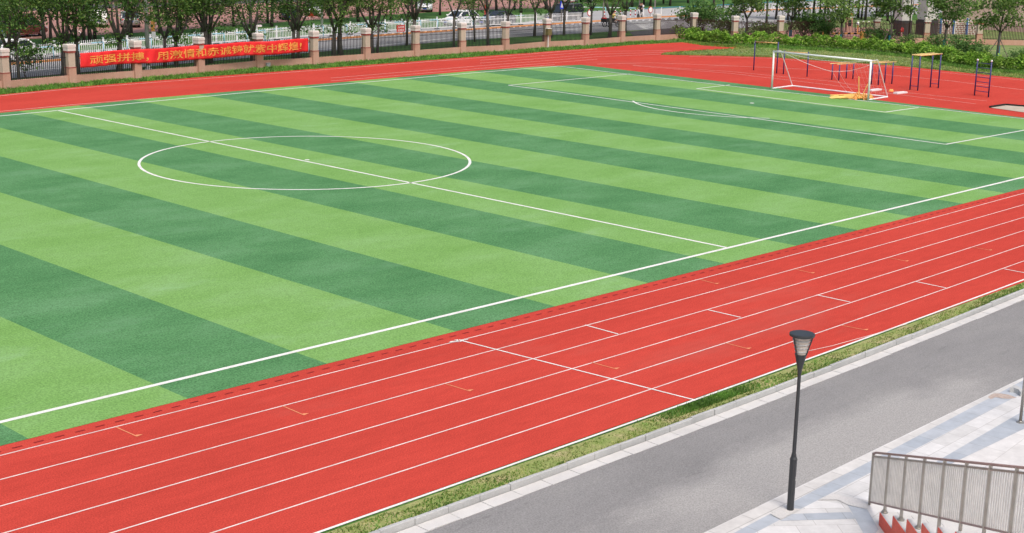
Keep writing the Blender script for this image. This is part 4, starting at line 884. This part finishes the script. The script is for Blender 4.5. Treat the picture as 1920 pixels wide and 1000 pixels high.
# white and blue barrier further right, near the crossing
pf, tot = polyline(pl([(1206, 34), (1255, 31), (1346, 26.5), (1440, 20), (1530, 15)]))
def barrier2(L):
    e = empty('blue_topped_barrier'); m = MB(); n = 16
    for i in range(n): x = -L/2+L*(i+.5)/n; m.box((x, 0, .62), (.035, .03, .86))
    m.build('pickets', MT['white_metal'], e); MB().box((0, 0, 1.09), (L, .06, .10)).build('top_rail', plain('teal_blue_rail', (.05, .25, .38), .5), e); MB().box((0, 0, .19), (L, .05, .05)).build('rail', MT['white_metal'], e)
    MB().box((-L/2, 0, .58), (.12, .12, 1.1)).build('post', MT['white_metal'], e); m = MB(); m.box((-L/2, 0, .05), (.6, .4, .10), 0, .6); m.build('base', MT['rubber'], e); return e
nb = max(3, int(tot/3.4)); L = tot/nb; pr = barrier2(L)
for i in range(nb):
    a, b = pf(L*i), pf(L*(i+1)); o = pr if i == 0 else dup(pr, (0, 0, 0)); o.location = (*((a+b)/2), 0); o.rotation_euler = (0, 0, math.atan2(*(b-a)[::-1]))
    tag(o, 'white barrier with blue top rail past the crossing, '+od(i, nb), 'barrier', 'blue topped road barriers')
# pale blue pipe rail along the lawn
def pipe(pts, tot0, labx):
    pf, tot = polyline([at(*p, .95)[:2] for p in pts]); nb = max(1, int(tot/2.6)); L = tot/nb; e = empty('pipe_rail')
    m = MB(); m.tube([(-L/2, 0, .95), (0, 0, .95)], .045, 8); m.build('top_rail', MT['white_metal'], e, True); MB().tube([(0, 0, .95), (L/2, 0, .95)], .045, 8).build('top_rail', MT['rail_blue'], e, True)
    MB().tube([(-L/2, 0, 0), (-L/2, 0, .93)], .04, 8).build('post', MT['rail_blue'], e, True)
    for i in range(nb):
        a, b = pf(L*i), pf(L*(i+1)); o = e if i == 0 else dup(e, (0, 0, 0)); o.location = (*((a+b)/2), 0); o.rotation_euler = (0, 0, math.atan2(*(b-a)[::-1]))
        tag(o, 'white and pale blue pipe rail '+labx+', '+od(i, nb), 'guard rail', 'pale blue pipe rails')
pipe([(-60, 101), (46, 92), (244, 74.7), (320, 69), (464, 60), (562, 50.5), (600, 49.5), (653, 47.6), (840, 36), (982, 29)], 0, 'along the lawn behind the barrier')
pipe([(1080, 13.5), (1120, 14), (1192, 15.6)], 0, 'before the lawn at the crossing')
# red white bollards
def bollard():
    e = empty('bollard'); MB().lathe([(.055, 0), (.055, .85), (.03, .88)], n=10).build('tube', MT['white_metal'], e)
    for z in (.18, .62): MB().lathe([(.062, z), (.062, z+.17)], n=10).build('red_ring', MT['tail_red'], e)
    return e
pr = bollard()
for i, (u, v) in enumerate([(1133.5, 34.5), (1153, 33.5), (1163, 33), (1182, 32), (1191, 31.5)]):
    p = at(u, v); o = pr if i == 0 else dup(pr, (0, 0, 0)); o.location = p; o.scale = (1.3, 1.3, 1); tag(o, 'red and white bollard at the road crossing, '+od(i, 5), 'bollard', 'bollards at the crossing')
# poles
def pole(u, v, h, r, label, mat='steel', name='lamp_pole'):
    p = at(u, v); e = empty(name, p, 0, label, 'pole'); MB().tube([(0, 0, 0), (0, 0, h)], [r*1.15, r*.8], 10).build('shaft', MT[mat], e, True); MB().lathe([(r*2, 0), (r*2, .04), (r*1.3, .08), (r*1.2, .3)], n=10).build('base', MT[mat], e); return e
conc = MT['stone_kerb']
pole(278.5, 131, 8, .14, 'pale concrete pole behind the red banner carrying small signs', 'stone_kerb')
pole(9.5, 95, 9, .10, 'thin white lamp pole at the left edge across the street', 'white_metal')
pole(604, 60, 9, .12, 'pale lamp pole left of the white parked van', 'stone_white')
pole(1043.5, 20, 9, .11, 'white lamp pole behind the dark grey van', 'white_metal')
pole(1130.5, 39, 6, .07, 'slim grey pole at the road crossing', 'steel')
pole(1198, 33, 6, .06, 'slim grey pole by the white scooter', 'steel')
pole(1227.5, 28, 6, .09, 'grey pole right of the crossing', 'steel')
pole(1305, 12, 6, .05, 'thin grey pole on the lawn behind the blue topped barrier', 'steel')
pole(1704, 70, 6, .07, 'dark green pole beside the pale gate pillar', 'iron')
# signs
def board(name, u, v, w_, h_, z, rz, mat, label, cat='sign', legs=0.):
    p = at(u, v); e = empty(name, p, rz, label, cat); MB().box((0, 0, z), (w_, .04, h_)).build('panel', MT[mat], e)
    if legs: [MB().box((x, .03, z/2), (.05, .04, z)).build('leg', MT['steel'], e) for x in ((-w_*.35, w_*.35) if w_ > .6 else (0,))]
    return e
def letter(e, body, w_, h_, cx, cz, y, mat, off=.01):
    V, F = text_verts(body, off, 1); a, b, c_, d = V[:, 0].min(), V[:, 0].max(), V[:, 1].min(), V[:, 1].max()
    m = MB(); m.add([(cx-w_/2+w_*(x-a)/(b-a), y, cz-h_/2+h_*(q-c_)/(d-c_)) for x, q, _ in V], F); m.build('lettering', MT[mat], e)
e = board('street_sign', 747, 70, 1.12, .64, .83, .12, 'sign_red', 'small red board with two rows of white Chinese characters on the picket barrier', legs=1)
e.location.y -= .35; letter(e, '人人文明', .78, .20, 0, .95, -.026, 'white_paint'); letter(e, '爱护花草', .78, .20, 0, .66, -.026, 'white_paint')
e = board('crossing_sign', 1052.5, 45, .55, 1.0, 2.1, .1, 'sign_blue', 'blue pedestrian crossing sign before the dark grey van', legs=1)
m = MB(); m.add([(-.2, -.023, 1.75), (.2, -.023, 1.75), (0, -.023, 2.4)], [(0, 1, 2)]); t_ = m.build('white_triangle', MT['white_paint'], e)
m = MB(); m.tube([(0, -.028, 2.12), (0, -.028, 2.14)], .035, 8); m.bar((0, -.028, 1.98), (0, -.028, 2.1), .05, .008); m.bar((0, -.028, 1.98), (-.06, -.028, 1.82), .03, .008); m.bar((0, -.028, 1.98), (.06, -.028, 1.82), .03, .008); m.build('walking_figure', MT['rubber'], e)
e = board('warning_board', 912, 42, .62, 1.1, 1.35, 0., 'sign_red', 'red board with pale blue triangle behind the white car', legs=1)
m = MB(); m.add([(-.24, -.024, 1.35), (.28, -.024, 1.75), (.28, -.024, .95)], [(0, 2, 1)]); m.build('pale_triangle', plain('pale_blue_panel', (.42, .56, .68), .5), e)
e = board('pole_sign', 282.2, 131.5, .26, .75, 3.05, 0, 'orange_plastic', 'narrow orange sign with white plate on the concrete pole'); e.location.y -= .18
MB().box((.03, -.0, 2.42), (.3, .045, .45)).build('white_plate', MT['white_metal'], e); e.location.x += .22
for i, (u, v, lab) in enumerate(((1105, 40, 'round white road sign with red rim behind a slim tree at the crossing'), (1219, 34, 'round white road sign with red rim right of the scooter'))):
    p = at(u, v); e = empty('round_sign', p, .0, lab, 'sign'); MB().tube([(0, 0, 0), (0, 0, 1.0)], .03, 8).build('post', MT['steel'], e)
    MB().tube([(0, -.03, .95), (0, 0, .95)], .40, 20).build('rim', MT['tail_red'], e); MB().tube([(0, -.045, .95), (0, -.032, .95)], .31, 20).build('face', MT['white_paint'], e)
p = at(584, 31); m = MB(); m.box((0, 0, .04), (.5, .5, .08)); m.lathe([(.22, .08), (.16, .5), (.1, .78)], n=12)
o = m.build('traffic_cone', MT['tail_red']); o.location = p; tag(o, 'red cone with dark tip on the brick paving before the van', 'traffic cone'); MB().lathe([(.10, .78), (.05, .98)], n=10).build('tip', MT['rubber'], o)
# ------------------------------------------------------------------ vehicles
def loft(st, nseg=12):
    """st: list of (x, halfwidth, z0, z1, roundness)"""
    m = MB(); vs = []; fs = []; k = len(st); n = nseg
    for x, hw, z0, z1, p in st:
        for j in range(n):
            a = 2*math.pi*(j+.5)/n; c_, s_ = math.cos(a), math.sin(a); e = 2./p
            vs.append((x, hw*math.copysign(abs(c_)**e, c_), (z0+z1)/2+(z1-z0)/2*math.copysign(abs(s_)**e, s_)))
    for i in range(k-1):
        for j in range(n): fs.append((i*n+j, i*n+(j+1) % n, (i+1)*n+(j+1) % n, (i+1)*n+j))
    fs += [tuple(range(n))[::-1], tuple(range((k-1)*n, k*n))]; m.add(vs, fs); return m
def car(kind, paint, loc, rz, label, plate='front', sc=1.):
    e = empty('parked_car' if kind != 'moving' else 'car', loc, rz, label, {'van': 'van', 'suv': 'SUV'}.get(kind, 'car'))
    L, W, Hh, belt = {'sedan': (4.6, 1.8, 1.48, .96), 'hatch': (4.4, 1.8, 1.56, 1.0), 'suv': (4.6, 1.86, 1.70, 1.02), 'van': (4.9, 1.86, 1.92, 1.08)}[kind]; h = L/2
    hood = {'sedan': .82, 'hatch': .84, 'suv': .98, 'van': .98}[kind]
    body = loft([(-h, W*.40, .34, belt*.86, 4), (-h+.10, W*.47, .24, belt*.97, 5), (-h+.5, W*.5, .20, belt, 6), (-.2, W*.5, .20, belt, 6), (h*.38, W*.5, .20, belt*.99, 6), (h*.62, W*.495, .20, hood, 6), (h-.35, W*.48, .22, hood*.88, 5), (h-.08, W*.44, .26, hood*.76, 4), (h, W*.36, .34, hood*.66, 4)], 16)
    rear = {'sedan': (-h*.86, -h*.42), 'hatch': (-h*.94, -h*.62), 'suv': (-h*.97, -h*.80), 'van': (-h*.98, -h*.9)}[kind]; fr_ = {'sedan': (h*.46, h*.08), 'hatch': (h*.48, h*.06), 'suv': (h*.50, h*.12), 'van': (h*.62, h*.28)}[kind]
    wb, wt = W*.47, W*.39
    def quad(x0b, x0t, x1b, x1t, zb, zt_, wb_, wt_):
        return [(x0b, -wb_, zb), (x1b, -wb_, zb), (x1b, wb_, zb), (x0b, wb_, zb), (x0t, -wt_, zt_), (x1t, -wt_, zt_), (x1t, wt_, zt_), (x0t, wt_, zt_)]
    F8 = [(3, 2, 1, 0), (4, 5, 6, 7), (0, 1, 5, 4), (1, 2, 6, 5), (2, 3, 7, 6), (3, 0, 4, 7)]
    body.cur = 0
    body.add(quad(rear[1]-.10, rear[1]+.02, fr_[1]+.12, fr_[1]-.06, Hh-.13, Hh, wt*1.05, wt*.9), F8)    # roof
    for s in (-1, 1):
        for a, b in ((rear[0], rear[1]-.05), (fr_[0], fr_[1]+.08), ((rear[0]+fr_[0])/2-.05, (rear[1]+fr_[1])/2-.02)):
            body.bar((a, s*wb*1.0, belt-.06), (b, s*wt*1.02, Hh-.05), .11, .10)
        body.box((0, s*W*.495, .30), (L*.55, .04, .14))
    body.build('body', MT[paint], e, True)
    g = MB(); g.add(quad(rear[0], rear[1], fr_[0], fr_[1], belt-.06, Hh-.05, wb*.985, wt*.985), F8); g.build('windows', MT['glass'], e)
    for s in (-1, 1):
        for x in (-h*.58, h*.60):
            wl = MB().tube([(x, s*(W/2-.20), .32), (x, s*(W/2+.005), .32)], .32, 16).build('wheel', MT['rubber'], e); MB().tube([(x, s*(W/2-.05), .32), (x, s*(W/2+.014), .32)], .20, 12).build('rim', MT['chrome'], wl)
        MB().ellipsoid((h-.16, s*W*.35, hood*.70), (.14, .20, .085)).build('headlight', MT['head_glass'], e, True)
        MB().ellipsoid((-h+.08, s*W*.38, belt*.80), (.07, .16, .10)).build('tail_light', MT['tail_red'], e, True)
        MB().ellipsoid((fr_[0]-.15, s*(W/2+.10), belt+.05), (.10, .11, .075)).build('mirror', MT[paint], e, True)
    MB().box((h-.01, 0, .42), (.05, .46, .15)).build('licence_plate', MT['plate_blue'], e); MB().box((-h+.02, 0, .62), (.06, .46, .15)).build('licence_plate', MT['plate_blue'], e)
    MB().box((h-.015, 0, .56), (.06, W*.5, .12)).build('grille', MT['rubber'], e)
    e.scale = (sc,)*3; return e
sa = math.atan2(.12, 1)
p = at(22, 115.5); car('hatch', 'car_white', (p[0], p[1]+.9, 0), sa+math.pi, 'white car with dark windows at the left edge, beyond the fence')
p = at(873, 48.5); car('hatch', 'car_white', (p[0], p[1]+.9, 0), sa*.6+math.pi, 'white hatchback driving behind the picket barrier, ahead of the black sedan')
p = at(948, 49.5); car('sedan', 'car_dark', (p[0]+.3, p[1]+1.7, 0), sa*.4+math.pi, 'black sedan behind the picket barrier, between white hatchback and grey van')
p = at(1064, 40); car('van', 'car_grey', (p[0], p[1]+.6, 0), .02+math.pi, 'dark grey van with roof behind the picket barrier near the crossing')
p = at(264, 52); car('sedan', 'car_silver', (p[0], p[1]+2.0, 0), R(62), 'silver sedan parked with its red lamp showing, behind the concrete pole')
p = at(208, 52); car('suv', 'car_white', (p[0], p[1]+2.5, 0), R(62), 'white car half hidden by leaves, left of the silver sedan')
p = at(56, 71); car('van', 'car_maroon', (p[0], p[1]+1.5, 0), R(20), 'maroon van half hidden by leaves at the far left of the car park')
p = at(562, 38); car('sedan', 'car_dark', (p[0], p[1]+2.0, 0), R(240), 'black car nose first behind a tree left of the red cone')
p = at(604, 31); car('van', 'car_white', (p[0]+.8, p[1]+2.5, 0), R(235), 'white van parked right of the red cone')
p = at(811, 23.5); car('suv', 'car_white', (p[0]+.8, p[1]+2.3, 0), R(228), 'white SUV with dark grille facing the lawn between two lawn trees')
p = at(1083, 7); car('sedan', 'car_white', (p[0]+1, p[1]+3, 0), R(15), 'white car at the top edge behind the grey van')
p = at(1128, 6); car('sedan', 'car_dark', (p[0]+1, p[1]+3, 0), R(15), 'black car at the top edge left of the lawn')
p = at(1165, 4); car('hatch', 'car_maroon', (p[0]+1, p[1]+3, 0), R(15), 'maroon car at the top edge above the yellow shirted rider')
p = at(1225, 2); car('hatch', 'car_silver', (p[0]+1, p[1]+3, 0), R(15), 'silver car at the top edge right of the scooter')
# ------------------------------------------------------------------ people and two-wheelers
def skin(name, J, E_, mat, parent, sub=1, root=0):
    me = bpy.data.meshes.new(name); me.from_pydata([j[:3] for j in J], E_, []); o = bpy.data.objects.new(name, me); COL.objects.link(o)
    md = o.modifiers.new('skin', 'SKIN'); md.use_smooth_shade = True
    sv = me.skin_vertices[0].data
    for i, j in enumerate(J): sv[i].radius = (j[3], j[3]); sv[i].use_root = (i == root)
    if sub: o.modifiers.new('sub', 'SUBSURF').levels = sub; o.modifiers[-1].render_levels = sub
    dg = bpy.context.evaluated_depsgraph_get(); dg.update(); m2 = bpy.data.meshes.new_from_object(o.evaluated_get(dg)); bpy.data.objects.remove(o)
    m2.materials.clear(); m2.materials.append(MT[mat]); r = bpy.data.objects.new(name, m2); COL.objects.link(r); r.parent = parent; return r
def person(loc, rz, label, shirt, trousers, seat=.72, hands=(.50, .22, .98), feet=(.18, .14, .22), hunch=.10, sleeves=True):
    """seated rider facing +x"""
    e = empty('person', loc, rz, label, 'person'); S = seat+.10
    J = [(0, 0, S, .12)]; E_ = []
    def add(p, r, par): J.append((*p, r)); E_.append((par, len(J)-1)); return len(J)-1
    a = add((hunch*.5, 0, S+.25), .115, 0); b = add((hunch, 0, S+.47), .13, a); nk = add((hunch+.03, 0, S+.60), .055, b); hd = add((hunch+.05, 0, S+.70), .085, nk); ht = add((hunch+.05, 0, S+.80), .08, hd); add((hunch+.135, 0, S+.715), .022, hd)
    for s in (-1, 1):
        sh = add((hunch, s*.185, S+.49), .055, b); el = add((hunch+.18, s*.25, S+.26), .042, sh); h_ = (hands[0], s*hands[1], hands[2]); wr = add((h_[0]-.07, h_[1], h_[2]+.01), .028, el); pm_ = add(h_, .03, wr)
        for f in range(4): k1 = add((h_[0]+.055, h_[1]+(f-1.5)*.021, h_[2]+.002), .0085, pm_); add((h_[0]+.075+.004*(f % 3), h_[1]+(f-1.5)*.021, h_[2]-.03), .008, k1)
        add((h_[0]+.02, h_[1]-s*.055, h_[2]-.02), .0095, pm_)
        hp_ = add((0.02, s*.10, S-.03), .09, 0); kn = add((.36, s*.14, S-.06), .065, hp_); an = add((feet[0]+.0, s*feet[1], feet[2]+.08), .042, kn); add((feet[0]+.16, s*feet[1], feet[2]), .038, an)
    skin('body', J, E_, 'skin', e)
    J2 = [(0.01, 0, S+.02, .135), (hunch*.5, 0, S+.25, .135), (hunch, 0, S+.47, .145), (hunch+.02, 0, S+.55, .09)]; E2 = [(0, 1), (1, 2), (2, 3)]
    for s in (-1, 1):
        i = len(J2); J2 += [(hunch, s*.19, S+.49, .07), (hunch+.10, s*.225, S+.36, .062)]; E2 += [(2, i), (i, i+1)]
        if sleeves: J2.append((hunch+.22, s*.25, S+.26, .052)); E2.append((i+1, i+2))
    skin('shirt', J2, E2, shirt, e)
    J3 = [(0, 0, S+.02, .137)]; E3 = []
    for s in (-1, 1):
        i = len(J3); J3 += [(.03, s*.105, S-.03, .105), (.36, s*.14, S-.06, .08), ((feet[0]+.05), s*feet[1], feet[2]+.15, .058)]; E3 += [(0, i), (i, i+1), (i+1, i+2)]
    skin('trousers', J3, E3, trousers, e)
    MB().ellipsoid((hunch+.035, 0, S+.775), (.105, .098, .105)).build('hair', MT['hair'], e, True)
    for s in (-1, 1): MB().ellipsoid((feet[0]+.1, s*feet[1], feet[2]-.01), (.14, .05, .045)).build('shoe', MT['rubber'], e, True)
    return e
def wheel(e, x, y, r, th=.05, mat='rubber'):
    m = MB(); n = 20; ring = [(x+r*math.cos(2*math.pi*i/n), y, r+r*math.sin(2*math.pi*i/n)+.005) for i in range(n+1)]; m.tube(ring, th/2, 6, False); w_ = m.build('wheel', MT[mat], e, True)
    s = MB()
    for i in range(8): a = math.pi*i/8; s.bar((x-r*math.cos(a), y, r-r*math.sin(a)), (x+r*math.cos(a), y, r+r*math.sin(a)), .012)
    s.build('spokes', MT['steel'], w_)
def bicycle(loc, rz, label, paint='black_metal'):
    e = empty('bicycle', loc, rz, label, 'bicycle'); wheel(e, -.5, 0, .33); wheel(e, .55, 0, .33)
    m = MB()
    for a, b in (((-.5, 0, .33), (-.05, 0, .28)), ((-.05, 0, .28), (-.18, 0, .78)), ((-.5, 0, .33), (-.16, 0, .70)), ((-.05, 0, .28), (.42, 0, .72)), ((-.17, 0, .72), (.40, 0, .80)), ((.55, 0, .33), (.40, 0, .98))): m.tube([a, b], .02, 8)
    m.build('frame', MT[paint], e, True); m = MB(); m.tube([(.36, -.28, .98), (.42, -.1, 1.0), (.42, .1, 1.0), (.36, .28, .98)], .015, 8); m.build('handlebar', MT['steel'], e); MB().ellipsoid((-.2, 0, .81), (.14, .08, .04)).build('saddle', MT['rubber'], e, True); return e
def scooter(loc, rz, label, paint):
    e = empty('motor_scooter', loc, rz, label, 'scooter'); wheel(e, -.55, 0, .22, .11); wheel(e, .6, 0, .22, .11)
    m = loft([(-.85, .08, .50, .66, 4), (-.6, .17, .38, .74, 4), (-.2, .17, .30, .72, 4), (.0, .15, .24, .46, 4), (.3, .15, .24, .36, 4)], 12); m.build('body', MT[paint], e, True)
    m = MB(); m.add([(.34, -.2, .26), (.34, .2, .26), (.52, .15, .95), (.52, -.15, .95), (.42, -.2, .26), (.42, .2, .26), (.60, .13, .93), (.60, -.13, .93)], [(0, 1, 2, 3), (7, 6, 5, 4), (0, 4, 5, 1), (1, 5, 6, 2), (2, 6, 7, 3), (3, 7, 4, 0)]); m.build('leg_shield', MT[paint], e)
    MB().tube([(.62, 0, .22), (.50, 0, 1.0)], .035, 8).build('fork', MT['black_metal'], e); MB().tube([(.40, -.32, 1.02), (.5, 0, 1.0), (.40, .32, 1.02)], .018, 8).build('handlebar', MT['black_metal'], e); MB().box((-.35, 0, .765), (.8, .28, .09)).build('seat', MT['rubber'], e); MB().ellipsoid((.60, 0, .92), (.07, .1, .08)).build('headlight', MT['head_glass'], e, True)
    return e
p = at(1200.5, 33.5); rz = R(195)
scooter(p, rz, 'white electric scooter carrying two people at the crossing', 'car_white')
fx_ = lambda d: (p[0]+d*math.cos(rz), p[1]+d*math.sin(rz), 0)
person(fx_(-.12), rz, 'rider in black on the white scooter', 'cloth_black', 'cloth_black', .80, (.48, .26, 1.04), (.22, .14, .32)); person(fx_(-.52), rz, 'passenger in white top sitting behind the scooter rider', 'cloth_white', 'cloth_navy', .82, (.30, .20, 1.10), (.05, .2, .3))
p = at(1325.5, 46); rz = R(10); bicycle(p, rz, 'dark bicycle ridden along the road behind the shrubs'); person((p[0]-.2*math.cos(rz), p[1]-.2*math.sin(rz), 0), rz, 'cyclist in black riding behind the shrubs', 'cloth_black', 'cloth_navy', .80, (.58, .24, 1.02), (.12, .12, .22), .22)
p = at(1148.5, 51); rz = R(-8)
e = empty('cargo_tricycle', p, rz, 'dark cargo tricycle ridden by the person in yellow', 'tricycle'); wheel(e, .75, 0, .28, .08); wheel(e, -.75, .42, .28, .08); wheel(e, -.75, -.42, .28, .08)
m = MB(); m.box((-.75, 0, .58), (1.1, .80, .06)); [m.box((-.75, s*.40, .76), (1.1, .03, .32)) for s in (-1, 1)]; m.box((-1.3, 0, .76), (.03, .80, .32)); m.build('cargo_bed', MT['rubber'], e); m = MB(); m.box((-1.2, 0, .98), (.26, .5, .12)); m.build('tail_panel', MT['tail_red'], e)
MB().bar((-.2, 0, .45), (.6, 0, .50), .12, .10).build('frame', MT['black_metal'], e); MB().tube([(.75, 0, .28), (.55, 0, 1.0)], .035, 8).build('fork', MT['black_metal'], e); MB().tube([(.45, -.35, 1.03), (.55, 0, 1.0), (.45, .35, 1.03)], .018, 8).build('handlebar', MT['steel'], e); MB().box((.0, 0, .72), (.4, .34, .12)).build('saddle', MT['rubber'], e)
person((p[0], p[1], 0), rz, 'rider in yellow shirt on the cargo tricycle', 'shirt_yellow', 'cloth_black', .74, (.48, .28, 1.03), (.30, .14, .42), .08, False)
# ------------------------------------------------------------------ gate and building on the right
def gate_pillar(u, v, w_, label, h=7.):
    p = at(u, v); e = empty('gate_pillar', (p[0]+w_/2, p[1]+.2, 0), R(-20), label, 'gate pillar')
    MB().box((0, 0, .78), (w_*1.08, w_*1.08, 1.56)).build('plinth', MT['granite_dark'], e)
    m = MB(); z = 1.56
    while z < h: 
        hh = .98
        for sx in (-1, 1):
            m.box((sx*w_/4, 0, z+hh/2), (w_/2-.02, w_, hh-.025))
        z += hh
    m.box((0, 0, (1.56+z)/2), (w_-.08, w_-.04, z-1.57)); m.build('shaft', MT['gate_stone'], e); return e
gate_pillar(1688, 68, 1.25, 'pale stone gate pillar on dark plinth beside the red hydrant')
gate_pillar(1733, 66, 1.5, 'pale stone gate pillar on dark plinth nearer the pink building')
p = at(1687, 69); e = empty('fire_hydrant', (p[0], p[1]-.2, 0), 0, 'red fire hydrant before the dark plinth of the gate pillar', 'hydrant')
MB().lathe([(.16, 0), (.16, .05), (.09, .07), (.085, .5)], n=12).build('stand', plain('white_red_stand', (.6, .35, .33), .5), e); m = MB(); m.lathe([(.13, .48), (.17, .55), (.17, .78), (.10, .92), (.03, .96)], n=14); m.tube([(-.25, 0, .66), (.25, 0, .66)], .08, 10); m.build('head', MT['tail_red'], e, True)
b0 = at(1764, 50); b1 = at(1935, 62); d = (b1-b0)[:2]; L = np.linalg.norm(d)*2.2; rz = math.atan2(d[1], d[0])
e = empty('pink_building', b0, rz, 'pink rendered building wall filling the upper right corner', 'building')
MB().box((L/2, 6, 5), (L, 12, 10)).build('wall', MT['render_pink'], e)
MB().box((L*.5, -.02, 7), (L, .06, .12)).build('string_course', MT['pillar_cap'], e)
# brick lattice wall with blue columns before the building
b0 = at(1757, 63); b1 = at(1842, 66); d = (b1-b0)[:2]; L = np.linalg.norm(d); rz = math.atan2(d[1], d[0])
lw = empty('lattice_wall', b0, rz, 'red and white brick lattice wall with blue columns behind the fence', 'wall')
lm_ = MT['lattice'].copy(); MT['lattice_v'] = lm_
for n_ in lm_.node_tree.nodes:
    if n_.type == 'MAPPING' and n_.inputs['Scale'].default_value[0] == 1: n_.inputs['Rotation'].default_value = (math.pi/2, 0, 0)
MB().box((L/2, 0, .75), (L, .14, 1.5)).build('panel', lm_, lw)
for x in np.linspace(.3, L-.3, 4): MB().box((x, -.12, .85), (.17, .16, 1.7)).build('column', plain('blue_tile', (.05, .13, .34), .4), lw); MB().box((x+.13, -.1, .85), (.08, .12, 1.66)).build('white_trim', MT['white_metal'], lw)
# retractable gate sections, gate boom with ticket box
def rgate(a, b, label):
    p, q = at(*a), at(*b); d = (q-p)[:2]; L = np.linalg.norm(d); e = empty('retractable_gate', p, math.atan2(d[1], d[0]), label, 'gate'); n = max(4, int(L/.45)); m = MB()
    for i in range(n):
        x = L*i/n; m.bar((x, 0, .1), (x+L/n*1.6, 0, 1.05), .04); m.bar((x+L/n*1.6, .05, .1), (x, .05, 1.05), .04); m.box((x, .1, .55), (.05, .05, 1.1))
    m.build('lattice', MT['iron'], e)
    m = MB(); [m.ellipsoid((L*(i+.5)/n, 0, 1.12), (.12, .07, .05), 8, 4) for i in range(n)]; m.build('white_caps', MT['white_metal'], e)
    MB().box((L/2, .1, .05), (L, .1, .06)).build('bottom_rail', MT['iron'], e)
rgate((1492, 62), (1545, 64), 'retractable gate with white caps left of the gate boom'); rgate((1603, 60), (1652, 62), 'retractable gate with white caps right of the ticket box')
p = at(1591, 60); e = empty('ticket_box', (p[0], p[1], 0), R(-45), 'gate ticket box with red and white top', 'ticket box'); MB().box((0, 0, .75), (.62, .5, 1.5)).build('cabinet', MT['pillar_pink'], e); MB().box((0, -.255, .95), (.34, .02, .7)).build('screen', MT['glass'], e); MB().box((0, 0, 1.57), (.74, .62, .14)).build('white_band', MT['white_metal'], e); MB().box((0, 0, 1.80), (.72, .60, .32)).build('red_top', MT['tail_red'], e)
p, q = at(1560, 63, .9), at(1612, 63, .9); d = (q-p); e = empty('gate_boom', (p[0], p[1], 0), math.atan2(d[1], d[0]), 'black and orange striped gate boom behind the fence', 'gate boom'); L = np.linalg.norm(d[:2])
m = MB(); m.cur = 0; n = 9
for i in range(n): m.cur = i % 2; m.box((L*(i+.5)/n, 0, .9), (L/n, .08, .14))
m.build('arm', [MT['orange_plastic'], MT['rubber']], e); MB().box((L+.3, 0, .55), (.4, .35, 1.1)).build('motor_box', MT['orange_plastic'], e)
for u, v, lab in ((1607.5, 64, 'white globe lamp on short post by the ticket box'), (1543, 66, 'white globe lamp on short post by the left retractable gate')):
    p = at(u, v); e = empty('globe_lamp', p, 0, lab, 'lamp'); MB().tube([(0, 0, 0), (0, 0, .95)], .04, 8).build('post', MT['orange_plastic'], e); MB().ellipsoid((0, 0, 1.05), (.17,)*3, 14, 8).build('globe', MT['white_metal'], e, True)
